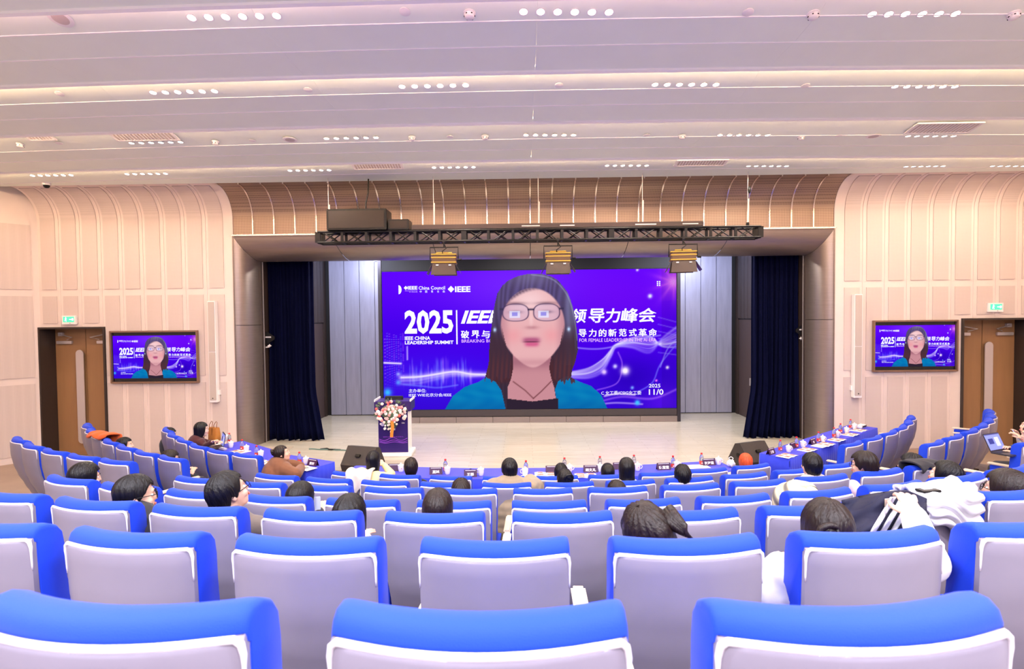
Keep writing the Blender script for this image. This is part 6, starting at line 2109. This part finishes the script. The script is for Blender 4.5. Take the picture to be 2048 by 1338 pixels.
# ---- right edge: two people beside the aisle, one with a laptop, one with a phone
b1 = side_heading(RA[2], 0)
lp = atD(2009, 897, 7.05)
person('person in dark clothes using a laptop at the right edge', 2064, 868, 6.95, 62, math.degrees(b1) + 22, SIDEZ[2], 'short', M_HAIRB, (38, 38, 52), (34, 32, 38), lean=.08,
       arms=dict(re=atD(2062, 912, 6.85), rh=atD(2030, 905, 6.98), le=atD(2050, 905, 7.15), lh=atD(2026, 897, 7.12)), puff=.02, hipx=0.0)
laptop('laptop', 'open dark laptop on the lap at the right edge', onZ(2017, 908, lp.z - 0.05), math.radians(24), 0.32, 0.22, None, None, 2.0)
person('person in a grey sweater looking at a phone at the right edge', 2062, 852, 7.45, 60, math.degrees(side_heading(RA[2], 1)) + 10, SIDEZ[2], 'short', M_HAIRD, (176, 166, 164), lean=.08, arms=dict(le=atD(2046, 893, 7.6), lh=atD(2038, 875, 7.6), re=atD(2070, 893, 7.3), rh=atD(2044, 876, 7.4)), pitch=-.2, hopt=dict(back=-.12, side=-.1))
t = thing('phone', 'grey phone held at the right edge', 'phone', atD(2032, 870, 7.5), 1.0, rot=(-.5, 0, 1.0))
m = MB(); m.bbox((0, 0, 0), (0.075, 0.009, 0.15), .004); m.build('phone_body', mat('pale_phone', (190, 196, 214), .3), t)
m = MB(); m.box((0, 0.0052, 0), (0.068, 0.001, 0.14)); m.build('phone_screen', mat('lit_phone_screen', (180, 190, 220), emit=.5), t)
# ---- person with hair clip pulling a jacket, second row right
tb = person('person with a clipped bun and white sweater pulling at a navy jacket', 1651, 1058, 2.30, 2, hd(1, 3), TIER[1], 'short', M_HAIRD, (206, 204, 212), (60, 60, 70), vol=1.05, lean=.06, pitch=-.1, vox=.012, puff=.012,
       bun=((-.045, -.090, .030), .038), hopt=dict(back=-.10, side=-.08, fringe=.05, rough=.8), sw=.19,
       arms=dict(re=atD(1862, 1128, 2.12), rh=atD(1826, 1028, 2.30), le=atD(1520, 1180, 2.10), lh=atD(1560, 1124, 2.32)))
m = MB()
for s in (-1, 1):
    m.tube([(-.045 + s * .012, -.128, .060), (-.045 + s * .022, -.136, .030), (-.045 + s * .012, -.130, -.008)], .005, 6)
onhead(tb, 'hair_clip', m, M_BLACK)
jk = thing('navy_jacket', 'navy jacket with three white sleeve stripes held up in the second row', 'jacket', atD(1775, 1040, 2.45))
j0 = jk.location.copy()
def jsurf(u, v, off=0.0):
    px = 1688 + 166 * u
    ptop = 1003 - 20 * math.sin(min(1, u * 1.25) * PI * .5) + 14 * max(0, u - .8) / .2
    py = ptop + (1108 - ptop) * v
    dd = 2.50 - .10 * v + .04 * math.sin(u * 9 + v * 4) + .02 * math.sin(v * 16 + u * 7) - .05 * math.sin(v * PI) - off
    return atD(px, py, dd) - j0
m = MB(); m.shell(lambda u, v: (jsurf(u, v), Vector((0, 1, 0))), 26, 18, 0.02); m.build('jacket_cloth', mat('navy_cloth', (13, 13, 42), .8), jk, smooth=180)
for k in range(3):
    m = MB()
    m.shell(lambda u, v, k=k: (jsurf(min(1, .60 + k * .10 - v * .27 + (u - .5) * .065), .08 + k * .05 + v * .60, .014), Vector((0, 1, 0))), 3, 10, 0.006)
    m.build('sleeve_stripe', mat('white_stripe', (240, 238, 244), .7), jk, smooth=180)
m = MB(); m.shell(lambda u, v: (jsurf(.5 + .07 * u, .10 + .16 * v, .012), Vector((0, 1, 0))), 2, 2, .006); m.build('pale_patch', mat('beige_patch', (214, 190, 170), .7), jk)

# ================================================================ GARMENTS DRAPED ON CHAIRS
def drape(key, name, label, rgb, x0, x1, dback, dfront, quilt=0, amp=.02, seed=0, lift=.02, slant=0.0, partn='jacket_cloth'):
    ch = CHAIRS[key]
    t = thing(name, label, 'jacket', ch.location, ch.rotation_euler.z)
    zt = 1.062 + lift
    def fn(u, v):
        x = x0 + (x1 - x0) * u
        db = dback * (1 + slant * (u - .5)) + .03 * math.sin(u * 9 + seed)
        L = db + .20 + dfront
        s = v * L
        sag = plan(x)
        if s < db:
            z = zt - db + s; y = -0.020 - .015 * math.sin(s / db * PI); n = Vector((0, -1, 0))
        elif s < db + .20:
            a = (s - db) / .20 * PI
            y = 0.068 - 0.082 * math.cos(a); z = zt + 0.012 * math.sin(a); n = Vector((0, -math.cos(a), math.sin(a)))
        else:
            z = zt - (s - db - .20); y = 0.155; n = Vector((0, 1, 0))
        w = amp * (abs(math.sin(v * quilt * PI)) if quilt else .5 + .5 * math.sin(u * 14 + v * 6 + seed)) + .6 * amp * mnoise.noise(Vector((u * 5 + seed, v * 6, 0)))
        return Vector((x + .012 * math.sin(v * 11 + seed), y + sag, z)) + n * max(0, w + .004), n
    m = MB(); m.shell(fn, 28, 44, 0.02)
    m.build(partn, mat('cloth_%d_%d_%d' % rgb, rgb, .8, sheen=.1, bump=.15, bscale=20), t, smooth=180)
    return t
dj = drape((2, 3), 'white_puffer_jacket', 'white puffer jacket with black label draped over a third row chair', (188, 184, 192), -.10, .30, .20, .22, quilt=11, amp=.030, seed=2, lift=.0, slant=1.2)
m = MB(); m.bbox((-.02, .05, 1.112), (.11, .10, .012), .004); m.build('black_label', M_BLACK, dj)
m = MB(); m.box((-.02, .04, 1.1195), (.05, .02, .003)); m.build('label_mark', M_WHITE, dj)
drape((6, -3), 'cream_jacket', 'cream jacket slung over a chair beside the person in yellow', (226, 210, 190), .00, .30, .22, .3, amp=.018, seed=5, lift=.0, slant=-.6)
drape(('left', 1, 4), 'orange_jacket', 'bright orange jacket heaped on a left side-block chair', (206, 88, 30), -.05, .40, .02, .35, amp=.02, seed=1, lift=.01)
drape((4, 6), 'black_jacket', 'black hooded jacket heaped on the rightmost fifth row chair', (36, 34, 40), -.25, .02, .03, .3, amp=.014, seed=8, lift=.0)
